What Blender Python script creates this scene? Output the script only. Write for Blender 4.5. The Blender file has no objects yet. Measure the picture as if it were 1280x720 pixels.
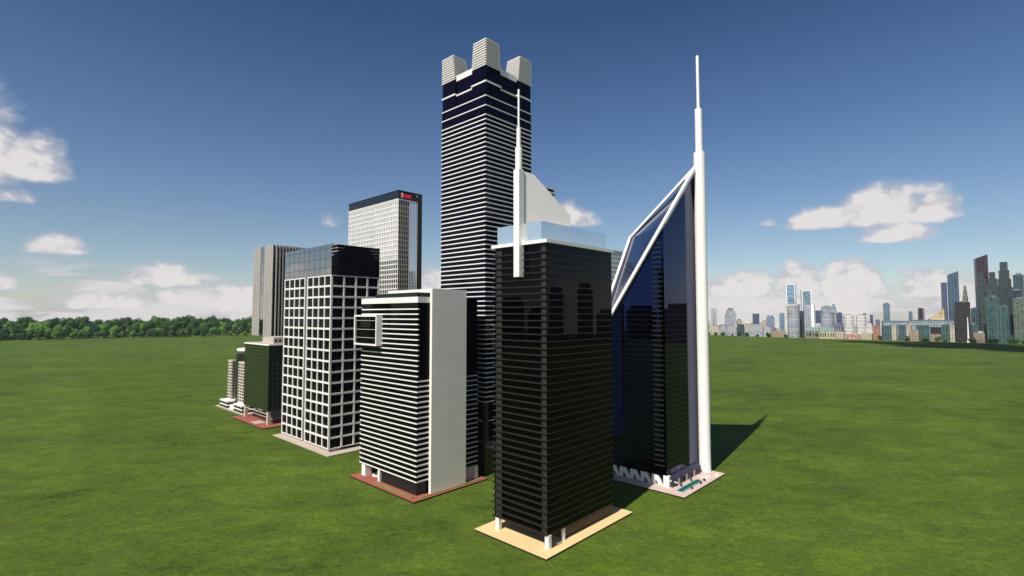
import bpy, bmesh, math, random
from mathutils import Vector, Matrix
R = math.radians
random.seed(7)
S = bpy.context.scene
COL = S.collection

# ------------------------------------------------------------------ camera, sky, sun, exposure
cam = bpy.data.cameras.new('camera'); cam.sensor_width = 36; cam.lens = 18.0
cam.clip_start = 1; cam.clip_end = 20000
camo = bpy.data.objects.new('camera', cam); COL.objects.link(camo)
camo.location = (0, 0, 50); camo.rotation_euler = (R(93.0), 0, 0)
S.camera = camo

SUN_EL = 50.0
SUN_AZ = 215.3                # compass direction the sun stands in, clockwise from +Y
SKY_STRENGTH = 0.075
SUN_STRENGTH = 4.2
S.view_settings.view_transform = 'Standard'
S.view_settings.look = 'None'
S.view_settings.gamma = 1.0
S.view_settings.use_curve_mapping = False
EXPO = 0.45
S.view_settings.exposure = EXPO

W = bpy.data.worlds.new('World'); S.world = W; W.use_nodes = True
wt = W.node_tree; wt.nodes.clear()

class NT:
    """tiny helper to write node maths"""
    def __init__(s, tree): s.t = tree
    def n(s, kind, **kw):
        nd = s.t.nodes.new(kind)
        for k, v in kw.items(): setattr(nd, k, v)
        return nd
    def put(s, sock, v):
        if isinstance(v, bpy.types.NodeSocket): s.t.links.new(v, sock)
        else: sock.default_value = v
    def m(s, op, a, b=None, c=None, clamp=False):
        nd = s.n('ShaderNodeMath', operation=op, use_clamp=clamp)
        s.put(nd.inputs[0], a)
        if b is not None: s.put(nd.inputs[1], b)
        if c is not None: s.put(nd.inputs[2], c)
        return nd.outputs[0]
    def mr(s, v, a, b, c=0.0, d=1.0, smooth=True):
        nd = s.n('ShaderNodeMapRange', interpolation_type='SMOOTHSTEP' if smooth else 'LINEAR')
        for i, x in enumerate((v, a, b, c, d)): s.put(nd.inputs[i], x)
        return nd.outputs[0]
    def noise(s, vec, scale, detail=4, rough=0.55, dist=0.0):
        nd = s.n('ShaderNodeTexNoise')
        if vec is not None: s.put(nd.inputs['Vector'], vec)
        nd.inputs['Scale'].default_value = scale; nd.inputs['Detail'].default_value = detail
        nd.inputs['Roughness'].default_value = rough; nd.inputs['Distortion'].default_value = dist
        return nd.outputs['Fac']
    def mix(s, f, a, b, blend='MIX'):
        nd = s.n('ShaderNodeMix', data_type='RGBA', blend_type=blend)
        s.put(nd.inputs[0], f)
        s.put(nd.inputs[6], a if isinstance(a, bpy.types.NodeSocket) else (*a, 1))
        s.put(nd.inputs[7], b if isinstance(b, bpy.types.NodeSocket) else (*b, 1))
        return nd.outputs[2]

def build_sky():
    k = NT(wt)
    sky = k.n('ShaderNodeTexSky', sky_type='NISHITA', sun_disc=False)
    sky.sun_elevation = R(SUN_EL); sky.sun_rotation = R(SUN_AZ)
    sky.altitude = 300; sky.air_density = 1.0; sky.dust_density = 0.6; sky.ozone_density = 2.2
    tc = k.n('ShaderNodeTexCoord')
    sep = k.n('ShaderNodeSeparateXYZ'); wt.links.new(tc.outputs['Generated'], sep.inputs[0])
    x, y, z = sep.outputs
    az = k.m('MULTIPLY', k.m('ARCTAN2', x, y), 180 / math.pi)
    el = k.m('MULTIPLY', k.m('ARCSINE', z), 180 / math.pi)
    cv = k.n('ShaderNodeCombineXYZ'); k.put(cv.inputs[0], az); k.put(cv.inputs[1], k.m('MULTIPLY', el, 1.25))
    vec = cv.outputs[0]
    nz = k.m('SUBTRACT', k.noise(vec, 0.21, 8, 0.60, 0.5), 0.5)
    nzf = k.m('SUBTRACT', k.noise(vec, 0.55, 5, 0.55), 0.5)
    puff = k.m('ADD', k.m('MULTIPLY', nz, 2.5), k.m('MULTIPLY', nzf, 1.5))
    # cumulus heaps: azimuth, elevation of the heap's flat foot, half width, height, strength
    heaps = CLOUDS
    dens = None
    for (a0, e0, wa, h, st) in heaps:
        da = k.m('DIVIDE', k.m('SUBTRACT', az, a0), wa)
        de = k.m('SUBTRACT', el, e0)
        up = k.m('DIVIDE', de, h)
        dn = k.m('DIVIDE', de, -0.28 * h)
        dv = k.m('MAXIMUM', up, dn)
        r2 = k.m('ADD', k.m('MULTIPLY', da, da), k.m('MULTIPLY', dv, dv))
        d = k.m('MULTIPLY', k.m('SUBTRACT', 1.0, r2), st)
        dens = d if dens is None else k.m('MAXIMUM', dens, d)
    dens = k.m('MAXIMUM', dens, -1.2)
    shaped = k.m('ADD', dens, puff)
    # (the bank's noise is needed for its brightness too)
    cv2 = k.n('ShaderNodeCombineXYZ'); k.put(cv2.inputs[0], az); k.put(cv2.inputs[1], k.m('MULTIPLY', el, 3.2)); k.put(cv2.inputs[2], 7.3)
    bank = k.noise(cv2.outputs[0], 0.15, 7, 0.54, 0.3)
    heapmask = k.mr(shaped, -0.35, 0.95)
    # low bank of far cumulus all round the horizon
    bank = k.m('ADD', bank, k.m('MULTIPLY', k.m('SUBTRACT', 3.4, el), 0.05))
    bankmask = k.m('MULTIPLY', k.mr(bank, 0.49, 0.57), k.mr(el, 5.4, 2.8))
    mask = k.m('MAXIMUM', k.m('MULTIPLY', heapmask, 0.95), k.m('MULTIPLY', bankmask, 0.82), clamp=True)
    # cloud brightness: brighter where thick and towards the top
    lit = k.m('MAXIMUM', k.mr(k.m('ADD', shaped, k.m('MULTIPLY', nzf, 3.0)), 0.1, 1.25), k.m('MULTIPLY', k.mr(bank, 0.50, 0.64), 0.85))
    cc = k.mix(lit, tuple(c / SKY_STRENGTH / 2 ** EXPO for c in (0.53, 0.53, 0.57)), tuple(c / SKY_STRENGTH / 2 ** EXPO for c in (0.80, 0.76, 0.75)))
    grade = k.mix(k.mr(el, 0.0, 8.6, smooth=False), SKY_GRADE[0], SKY_GRADE[1])
    grade = k.mix(k.mr(el, 8.6, 17.0, smooth=False), grade, SKY_GRADE[2])
    grade = k.mix(k.mr(el, 17.0, 31.0, smooth=False), grade, SKY_GRADE[3])
    skyc = k.mix(1.0, sky.outputs[0], grade, 'MULTIPLY')
    # pale air low over the horizon
    skyc = k.mix(k.mr(el, 4.5, 0.0, 0.0, 0.35), skyc, tuple(c / SKY_STRENGTH / 2 ** EXPO for c in (0.60, 0.60, 0.63)))
    col = k.mix(mask, skyc, cc)
    bg = k.n('ShaderNodeBackground'); bg.inputs['Strength'].default_value = SKY_STRENGTH
    wt.links.new(col, bg.inputs['Color'])
    out = k.n('ShaderNodeOutputWorld'); wt.links.new(bg.outputs[0], out.inputs['Surface'])

SKY_GRADE = ((0.98, 0.97, 0.96), (0.84, 0.87, 0.89), (0.65, 0.76, 0.88), (0.37, 0.52, 0.71))
CLOUDS = [
 (-44.0, 11.6, 3.2, 3.4, 1.3), (-47.0, 11.6, 3.6, 6.6, 1.4), (-42.0, 5.4, 2.3, 1.5, 1.2), (-45.2, 2.2, 1.2, 1.3, 1.0), (-45, 9.2, 1.5, 1.0, 0.6),
 (-34.3, 3.0, 3.6, 2.0, 1.6), (-31.0, 1.2, 4.8, 2.0, 1.4), (-38.0, 0.8, 4.4, 1.5, 1.3), (-28, 0.8, 3.8, 2.6, 1.4),
 (-19.3, 9.6, 1.0, 1.3, 0.45), (-9.0, 3.0, 2.6, 2.4, 0.9), (6.2, 10.4, 2.0, 2.0, 0.9), (8.2, 10.0, 1.6, 1.3, 0.8),
 (36.4, 8.8, 3.8, 3.5, 1.6), (39.6, 8.6, 2.2, 2.6, 1.3), (31.4, 8.6, 3.2, 1.8, 1.4), (37.0, 6.9, 3.0, 1.7, 1.4), (26.8, 9.0, 0.9, 0.6, 0.8),
 (33.4, 2.2, 3.2, 3.6, 1.7), (29.2, 2.2, 2.4, 3.4, 1.5), (24.0, 2.4, 3.8, 2.4, 1.4), (24.5, 0.6, 4.6, 1.6, 1.2), (39.3, 2.0, 2.6, 2.3, 1.4), (41.5, 0.6, 3.0, 1.6, 1.2), (31.5, 0.4, 6.0, 2.4, 1.4), (43.5, 1.0, 2.2, 2.2, 0.8),
 (78, 1.0, 9, 3.8, 0.9), (90, 1.2, 10, 4.6, 0.9), (62, 2, 6, 3, 0.9), (-78, 2.0, 10, 4, 0.9), (-92, 2.0, 9, 5, 0.9), (-86, 8.0, 7, 3, 0.8), (-64, 2, 5, 4, 0.9),
 (140, 6, 14, 9, 1.0), (-140, 8, 14, 9, 1.0), (178, 10, 10, 8, 1.0),
]
build_sky()

sun = bpy.data.lights.new('sun', 'SUN'); sun.energy = SUN_STRENGTH; sun.angle = R(0.5); sun.color = (1.0, 0.95, 0.87)
suno = bpy.data.objects.new('sun', sun); COL.objects.link(suno)
suno.location = (-300, -400, 600)
_d = Vector((-math.sin(R(SUN_AZ)) * math.cos(R(SUN_EL)), -math.cos(R(SUN_AZ)) * math.cos(R(SUN_EL)), -math.sin(R(SUN_EL))))
suno.rotation_euler = _d.to_track_quat('-Z', 'Y').to_euler()

# ------------------------------------------------------------------ helpers
class MB:
    """collects simple solids into one mesh"""
    def __init__(s): s.v = []; s.f = []
    def box(s, x0, x1, y0, y1, z0, z1):
        return s.prism([(x0, y0), (x1, y0), (x1, y1), (x0, y1)], z0, z1)
    def prism(s, pts, z0, z1, top=None):
        n = len(pts); b = len(s.v)
        top = top or pts
        zt = z1 if isinstance(z1, (list, tuple)) else [z1] * n
        s.v += [(p[0], p[1], z0) for p in pts] + [(p[0], p[1], zt[i]) for i, p in enumerate(top)]
        s.f.append(tuple(b + i for i in reversed(range(n))))
        s.f.append(tuple(b + n + i for i in range(n)))
        for i in range(n):
            j = (i + 1) % n
            s.f.append((b + i, b + j, b + n + j, b + n + i))
        return s
    def extr(s, pts, d):
        """3-D polygon pushed along the vector d"""
        n = len(pts); b = len(s.v); d = Vector(d)
        s.v += [tuple(p) for p in pts] + [tuple(Vector(p) + d) for p in pts]
        s.f.append(tuple(b + i for i in range(n)))
        s.f.append(tuple(b + n + i for i in reversed(range(n))))
        for i in range(n):
            j = (i + 1) % n
            s.f.append((b + j, b + i, b + n + i, b + n + j))
        return s
    def cyl(s, x, y, r, z0, z1, n=24, r2=None):
        r2 = r if r2 is None else r2
        a = [(x + r * math.cos(2 * math.pi * i / n), y + r * math.sin(2 * math.pi * i / n)) for i in range(n)]
        t = [(x + r2 * math.cos(2 * math.pi * i / n), y + r2 * math.sin(2 * math.pi * i / n)) for i in range(n)]
        return s.prism(a, z0, z1, t)
    def bar(s, p, q, w, h, up=(0, 0, 1)):
        p, q = Vector(p), Vector(q); d = (q - p).normalized()
        sd = d.cross(Vector(up)).normalized() * (w / 2); u = sd.cross(d).normalized() * (h / 2)
        c = [p - sd - u, p + sd - u, p + sd + u, p - sd + u]
        return s.extr(c, q - p)
    def build(s, name, mat, parent=None, smooth=False, fix=True):
        me = bpy.data.meshes.new(name); me.from_pydata(s.v, [], s.f)
        if fix:
            bm = bmesh.new(); bm.from_mesh(me); bmesh.ops.recalc_face_normals(bm, faces=bm.faces); bm.to_mesh(me); bm.free()
        if smooth:
            for p in me.polygons: p.use_smooth = True
            me.set_sharp_from_angle(angle=R(35))
        me.materials.append(mat)
        o = bpy.data.objects.new(name, me); COL.objects.link(o)
        if parent: o.parent = parent
        return o

def tag(o, label=None, cat=None, group=None, kind=None):
    if label: o['label'] = label
    if cat: o['category'] = cat
    if group: o['group'] = group
    if kind: o['kind'] = kind
    return o

def thing(name, label, cat, loc, rz=0.0, group=None):
    o = bpy.data.objects.new(name, None); COL.objects.link(o)
    o.location = loc; o.rotation_euler = (0, 0, rz); o.empty_display_size = 2
    return tag(o, label, cat, group)

def copy_tree(o, parent=None):
    c = o.copy(); COL.objects.link(c)
    if parent: c.parent = parent
    for ch in list(o.children): copy_tree(ch, c)
    return c

# ------------------------------------------------------------------ materials
MATS = {}
def mat(name, col, rough=0.6, metal=0.0, spec=0.5, ior=1.45, vary=0.0, vscale=0.6, coat=0.0, wave=0.0):
    m = bpy.data.materials.new(name); m.use_nodes = True
    k = NT(m.node_tree); b = m.node_tree.nodes['Principled BSDF']
    b.inputs['Base Color'].default_value = (*col, 1); b.inputs['Roughness'].default_value = rough
    b.inputs['Metallic'].default_value = metal; b.inputs['Specular IOR Level'].default_value = spec; b.inputs['IOR'].default_value = ior
    if vary or wave:
        tc = k.n('ShaderNodeTexCoord'); o = tc.outputs['Object']
        if vary:
            n = k.noise(o, vscale, 6, 0.6)
            n2 = k.noise(o, vscale * 0.07, 3, 0.5)
            f = k.mr(k.m('ADD', k.m('MULTIPLY', n, 0.5), k.m('MULTIPLY', n2, 0.5)), 0.35, 0.65)
            c = k.mix(f, tuple(x * (1 - vary) for x in col), tuple(min(1, x * (1 + vary)) for x in col))
            m.node_tree.links.new(c, b.inputs['Base Color'])
        if wave:
            n = k.noise(o, 0.35, 2, 0.5)
            bp = k.n('ShaderNodeBump'); bp.inputs['Strength'].default_value = wave; bp.inputs['Distance'].default_value = 0.05
            k.put(bp.inputs['Height'], n); m.node_tree.links.new(bp.outputs[0], b.inputs['Normal'])
    MATS[name] = m
    return m

WHITE = mat('white_paint', (0.86, 0.82, 0.77), 0.55, vary=0.035)
SLABW = mat('white_render', (0.88, 0.80, 0.72), 0.8, vary=0.05, vscale=0.3)
BANDW = mat('white_metal_band', (0.80, 0.765, 0.71), 0.45, vary=0.05)
CONC = mat('pale_concrete', (0.50, 0.45, 0.40), 0.8, vary=0.12)
BLACKG = mat('black_glass', (0.003, 0.003, 0.003), 0.02, spec=0.10, wave=0.02)
BROWNG = mat('smoked_glass', (0.0008, 0.0008, 0.0010), 0.008, spec=0.14, wave=0.012)
NAVYG = mat('navy_glass', (0.003, 0.002, 0.010), 0.05, spec=0.12, wave=0.03)
BLUEG = mat('blue_mirror_glass', (0.009, 0.018, 0.072), 0.01, metal=1.0, wave=0.012)
GREENG = mat('green_black_glass', (0.02, 0.028, 0.012), 0.06, spec=0.6, wave=0.02)
SILVERG = mat('silver_painted_reflection', (0.52, 0.51, 0.51), 0.22, metal=0.25, vary=0.28, vscale=0.07)  # pale uneven tone painted in for the sky mirrored by the glass
LOBBYM = mat('lobby_mirror_glass', (0.45, 0.43, 0.36), 0.02, metal=1.0)
PALEG = mat('pale_blue_mirror_glass', (0.62, 0.66, 0.72), 0.05, metal=1.0, wave=0.04)
TOPG = mat('grey_mirror_glass', (0.50, 0.46, 0.44), 0.02, metal=1.0, wave=0.03)
DARKG = mat('dark_reflection_tone', (0.004, 0.004, 0.007), 0.08, spec=0.3, wave=0.02)  # dark tone for the reflection shape on the grid tower's glass top
FINB = mat('brown_bronze_fin', (0.0165, 0.013, 0.010), 0.5, vary=0.1)
POSTB = mat('bronze_corner_post', (0.028, 0.024, 0.020), 0.55, vary=0.1)
DARKM = mat('dark_metal_and_shade', (0.012, 0.012, 0.013), 0.45)  # also colours the painted shadow gaps under the paving plates
BROWNM = mat('dark_brown_panel', (0.045, 0.026, 0.016), 0.5, vary=0.2)
BEIGE = mat('beige_panel', (0.52, 0.45, 0.38), 0.7, vary=0.07)
ROOFG = mat('navy_roof_glass', (0.006, 0.016, 0.062), 0.12, spec=0.35)
PANELW = mat('warm_grey_panel', (0.40, 0.365, 0.325), 0.7, vary=0.1)
SAND = mat('sand_paving', (0.72, 0.52, 0.25), 0.85, vary=0.05)
BRICK = mat('red_paving', (0.31, 0.085, 0.057), 0.85, vary=0.10)
PINKP = mat('pink_grey_paving', (0.56, 0.42, 0.36), 0.85, vary=0.07)
GREYP = mat('warm_grey_paving', (0.46, 0.38, 0.31), 0.85, vary=0.08)
PURPLE = mat('purple_cladding', (0.026, 0.021, 0.050), 0.5, vary=0.08)
TEALW = mat('teal_water', (0.03, 0.27, 0.25), 0.12, vary=0.1)
RED = mat('red_sign_face', (0.75, 0.02, 0.02), 0.5)
REDL = bpy.data.materials.new('lit_red_letter'); REDL.use_nodes = True
_b = REDL.node_tree.nodes['Principled BSDF']; _b.inputs['Base Color'].default_value = (0.7, 0.02, 0.03, 1)
_b.inputs['Emission Color'].default_value = (1.0, 0.03, 0.04, 1); _b.inputs['Emission Strength'].default_value = 0.45
BEDG = mat('planted_bed', (0.20, 0.20, 0.045), 0.9, vary=0.35, vscale=2.0)
BUSHR = mat('russet_leaf', (0.14, 0.07, 0.03), 0.9, vary=0.3, vscale=3)
BARK = mat('bark', (0.07, 0.05, 0.035), 0.9)
GREYM = mat('grey_violet_panel', (0.075, 0.073, 0.092), 0.5)

# clear parapet glass: mostly see-through, a little mirror
CLEAR = bpy.data.materials.new('clear_parapet_glass'); CLEAR.use_nodes = True
_t = CLEAR.node_tree; _t.nodes.clear(); _k = NT(_t)
_tr = _k.n('ShaderNodeBsdfTransparent'); _tr.inputs[0].default_value = (0.90, 0.95, 0.98, 1)
_gl = _k.n('ShaderNodeBsdfGlossy'); _gl.inputs['Roughness'].default_value = 0.02; _gl.inputs['Color'].default_value = (1, 1, 1, 1)
_mx = _k.n('ShaderNodeMixShader'); _mx.inputs[0].default_value = 0.72
_t.links.new(_tr.outputs[0], _mx.inputs[1]); _t.links.new(_gl.outputs[0], _mx.inputs[2])
_df = _k.n('ShaderNodeBsdfDiffuse'); _df.inputs[0].default_value = (0.72, 0.82, 0.9, 1)
_m2 = _k.n('ShaderNodeMixShader'); _m2.inputs[0].default_value = 0.16
_t.links.new(_mx.outputs[0], _m2.inputs[1]); _t.links.new(_df.outputs[0], _m2.inputs[2])
_o = _k.n('ShaderNodeOutputMaterial'); _t.links.new(_m2.outputs[0], _o.inputs[0])

def grass_material():
    m = bpy.data.materials.new('mown_grass'); m.use_nodes = True
    k = NT(m.node_tree); b = m.node_tree.nodes['Principled BSDF']
    tc = k.n('ShaderNodeTexCoord'); o = tc.outputs['Object']
    mp = k.n('ShaderNodeMapping'); k.put(mp.inputs['Vector'], o); mp.inputs['Rotation'].default_value = (0, 0, R(25)); mp.inputs['Scale'].default_value = (0.62, 1.0, 1.0)
    v = mp.outputs[0]
    big = k.noise(v, 0.018, 5, 0.6, 0.4); mid = k.noise(v, 0.09, 5, 0.62, 0.6); streak = k.noise(v, 0.42, 6, 0.7, 1.2); fine = k.noise(o, 1.9, 5, 0.75)
    grit = k.noise(o, 0.85, 6, 0.8, 0.6)
    a = k.m('ADD', k.m('MULTIPLY', big, 0.17), k.m('MULTIPLY', mid, 0.19))
    a = k.m('ADD', a, k.m('MULTIPLY', streak, 0.22)); a = k.m('ADD', a, k.m('MULTIPLY', grit, 0.30)); a = k.m('ADD', a, k.m('MULTIPLY', fine, 0.12))
    c = k.mix(k.mr(a, 0.41, 0.505), GRASS[0], GRASS[1]); c = k.mix(k.mr(a, 0.495, 0.60), c, GRASS[2])
    dry = k.noise(v, 0.06, 4, 0.6, 0.3); c = k.mix(k.mr(dry, 0.56, 0.72, 0, 0.45), c, GRASS[3])
    k.put(b.inputs['Base Color'], c); b.inputs['Roughness'].default_value = 0.95; b.inputs['Specular IOR Level'].default_value = 0.1
    bp = k.n('ShaderNodeBump'); bp.inputs['Strength'].default_value = 0.6; bp.inputs['Distance'].default_value = 0.35
    h = k.m('ADD', k.m('MULTIPLY', grit, 0.6), k.m('MULTIPLY', fine, 0.4))
    k.put(bp.inputs['Height'], h); m.node_tree.links.new(bp.outputs[0], b.inputs['Normal'])
    return m
GRASS = ((0.024, 0.044, 0.008), (0.066, 0.106, 0.0125), (0.118, 0.174, 0.016), (0.074, 0.092, 0.022))
GRASSM = grass_material()

# ------------------------------------------------------------------ ground: a wide flat field, its far rim falling away like a hill brow
def build_ground():
    cx, cy, R0 = -172.0, 206.0, 1385.0
    rings = [(0, 0), (60, 0), (150, 0), (300, 0), (500, 0), (800, 0), (1100, 0), (1260, 0), (R0, 0), (R0 + 60, -6), (R0 + 200, -30), (R0 + 500, -90), (R0 + 900, -190)]
    n = 160; v = [(0, 0, 0)]; f = []
    for (r, z) in rings[1:]:
        v += [(r * math.cos(2 * math.pi * i / n), r * math.sin(2 * math.pi * i / n), z) for i in range(n)]
    for i in range(n): f.append((0, 1 + i, 1 + (i + 1) % n))
    for k in range(len(rings) - 2):
        a = 1 + k * n; b = a + n
        for i in range(n): f.append((a + i, b + i, b + (i + 1) % n, a + (i + 1) % n))
    mb = MB(); mb.v = v; mb.f = f
    g = mb.build('ground', GRASSM, smooth=True); g.location = (cx, cy, 0)
    for p in g.data.polygons: p.use_smooth = True
    tag(g, kind='structure')
build_ground()

def wood_height(x, y):
    """the low rise under the wood at the left"""
    d = math.hypot(x, y); az = math.degrees(math.atan2(x, y))
    t = max(0.0, min(1.0, (d - 1385) / 70.0)); t = t * t * (3 - 2 * t)
    e = max(0.0, min(1.0, (-12 - az) / 6.0))
    return 13.0 * t * e
def build_rise():
    v = []; f = []; na, nr = 80, 9
    for i in range(na + 1):
        az = R(-74 + 60 * i / na)
        for j in range(nr + 1):
            d = 1375 + 150 * j / nr; x, y = d * math.sin(az), d * math.cos(az)
            v.append((x, y, wood_height(x, y) - (0.3 if j == 0 else 0) + 0.02))
    for i in range(na):
        for j in range(nr):
            a = i * (nr + 1) + j; f.append((a, a + 1, a + nr + 2, a + nr + 1))
    mb = MB(); mb.v = v; mb.f = f; tag(mb.build('hill', GRASSM), kind='structure')
build_rise()

RZ = R(46.8)          # every tower of the group is squared to this grid
def local(o, u, v):   # ground point of a building's own u (right-back), v (left-back) axes
    c, s = math.cos(RZ), math.sin(RZ)
    return (o[0] + u * c - v * s, o[1] + u * s + v * c)

def plaza(name, org, u0, u1, v0, v1, z0, z1, m):
    mb = MB().box(u0, u1, v0, v1, z0, z1); o = mb.build(name, m); o.location = org; o.rotation_euler = (0, 0, RZ)
    return tag(o, kind='structure')

def simple(name, mb, m, org, label, cat, group=None, smooth=False):
    o = mb.build(name, m, smooth=smooth); o.location = org; o.rotation_euler = (0, 0, RZ)
    return tag(o, label, cat, group)

# ------------------------------------------------------------------ 1. front tower, dark louvres, white sail and mast on the roof
def front_tower():
    O = (7.49, 110.49, 0)
    plaza('plaza', O, -3.1, 31.0, -2.25, 19.3, 0.38, 0.5, SAND)
    plaza('plaza_shadow_gap', O, -3.05, 30.95, -2.2, 19.25, 0.0, 0.38, DARKM)  # dark block painted in as the shadow gap under the plate
    t = thing('office_tower', 'black louvred tower nearest the camera, white sail fin and mast on its roof', 'skyscraper', O, RZ)
    U, V = 26.3, 16.5
    MB().box(0.55, U - 0.15, 0.2, V - 0.2, 3.25, 65.75).build('glazing', BROWNG, t)
    n = 41; pitch = (65.2 - 3.3) / n
    for i in range(n):
        z = 3.3 + i * pitch
        MB().box(-0.02, U - 0.13, 0.185, V + 0.05, z, z + 0.24).build('louvre', FINB, t)
    p = MB()
    MB().box(0.38, 0.9, 0.45, 1.6, 3.3, 65.6).build('corner_post', POSTB, t)
    MB().box(0.38, 0.9, 13.9, 15.7, 3.3, 65.6).build('corner_post', POSTB, t)
    MB().box(0.36, 0.7, 1.6, 1.9, 3.3, 65.6).build('corner_trim', DARKM, t)
    MB().box(-0.3, U + 0.25, -0.3, V + 0.3, 65.75, 66.5).build('roof_edge', WHITE, t)
    MB().box(0.4, U - 0.4, 0.4, V - 0.4, 66.5, 66.56).build('roof_deck', CONC, t)
    for (a, b, c, d) in ((0.3, 26.0, 1.66, 1.76), (0.3, 26.0, 15.2, 15.3), (0.3, 0.4, 1.78, 15.18), (25.9, 26.0, 1.78, 15.18)):
        MB().box(a, b, c, d, 66.5, 70.7).build('glass_parapet', CLEAR, t)
    for (x, y) in ((0.8, 0.5), (0.5, 15.0)):
        MB().box(x - 0.5, x + 0.5, y - 0.5, y + 0.5, 0.5, 3.25).build('column', WHITE, t)
    MB().box(5.9, 6.5, 0.3, 0.9, 0.5, 3.25).build('column', WHITE, t)
    MB().box(5.9, 6.5, 15.2, 15.8, 0.5, 3.25).build('column', WHITE, t)
    MB().box(6.8, U - 0.3, 0.9, V - 0.6, 0.5, 3.25).build('lobby', BROWNM, t)
    MB().box(6.7, 6.78, 0.95, V - 0.65, 0.5, 3.2).build('lobby_glass', LOBBYM, t)
    pyl = MB().box(-1.2, 0.45, 6.95, 8.65, 58.55, 83.1).build('mast_pylon', WHITE, t)
    sail = MB().extr([(0.45, 7.3, 66.56), (0.45, 7.3, 83.0), (3.5, 6.6, 82.6), (14.3, 4.1, 74.1), (14.3, 4.1, 66.56)], (0.24, 1.07, 0))  # fin angled towards the sun so its face comes out brighter
    sail.build('sail_fin', WHITE, t)
    m = MB().cyl(-0.38, 7.8, 0.80, 83.1, 88.3, 28).build('mast', WHITE, t, smooth=True)
    MB().cyl(-0.38, 7.8, 0.50, 88.3, 92.9, 24).build('mast_section', WHITE, m, smooth=True)
    MB().cyl(-0.38, 7.8, 0.24, 92.9, 101.9, 20).build('mast_tip', WHITE, m, smooth=True)
    simple('kerb', MB().box(1.2, 5.2, -0.05, 0.1, 0.5, 0.62), BROWNM, O, 'thin dark kerb line on sand paving beside the front tower column', 'kerb')
front_tower()

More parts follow.
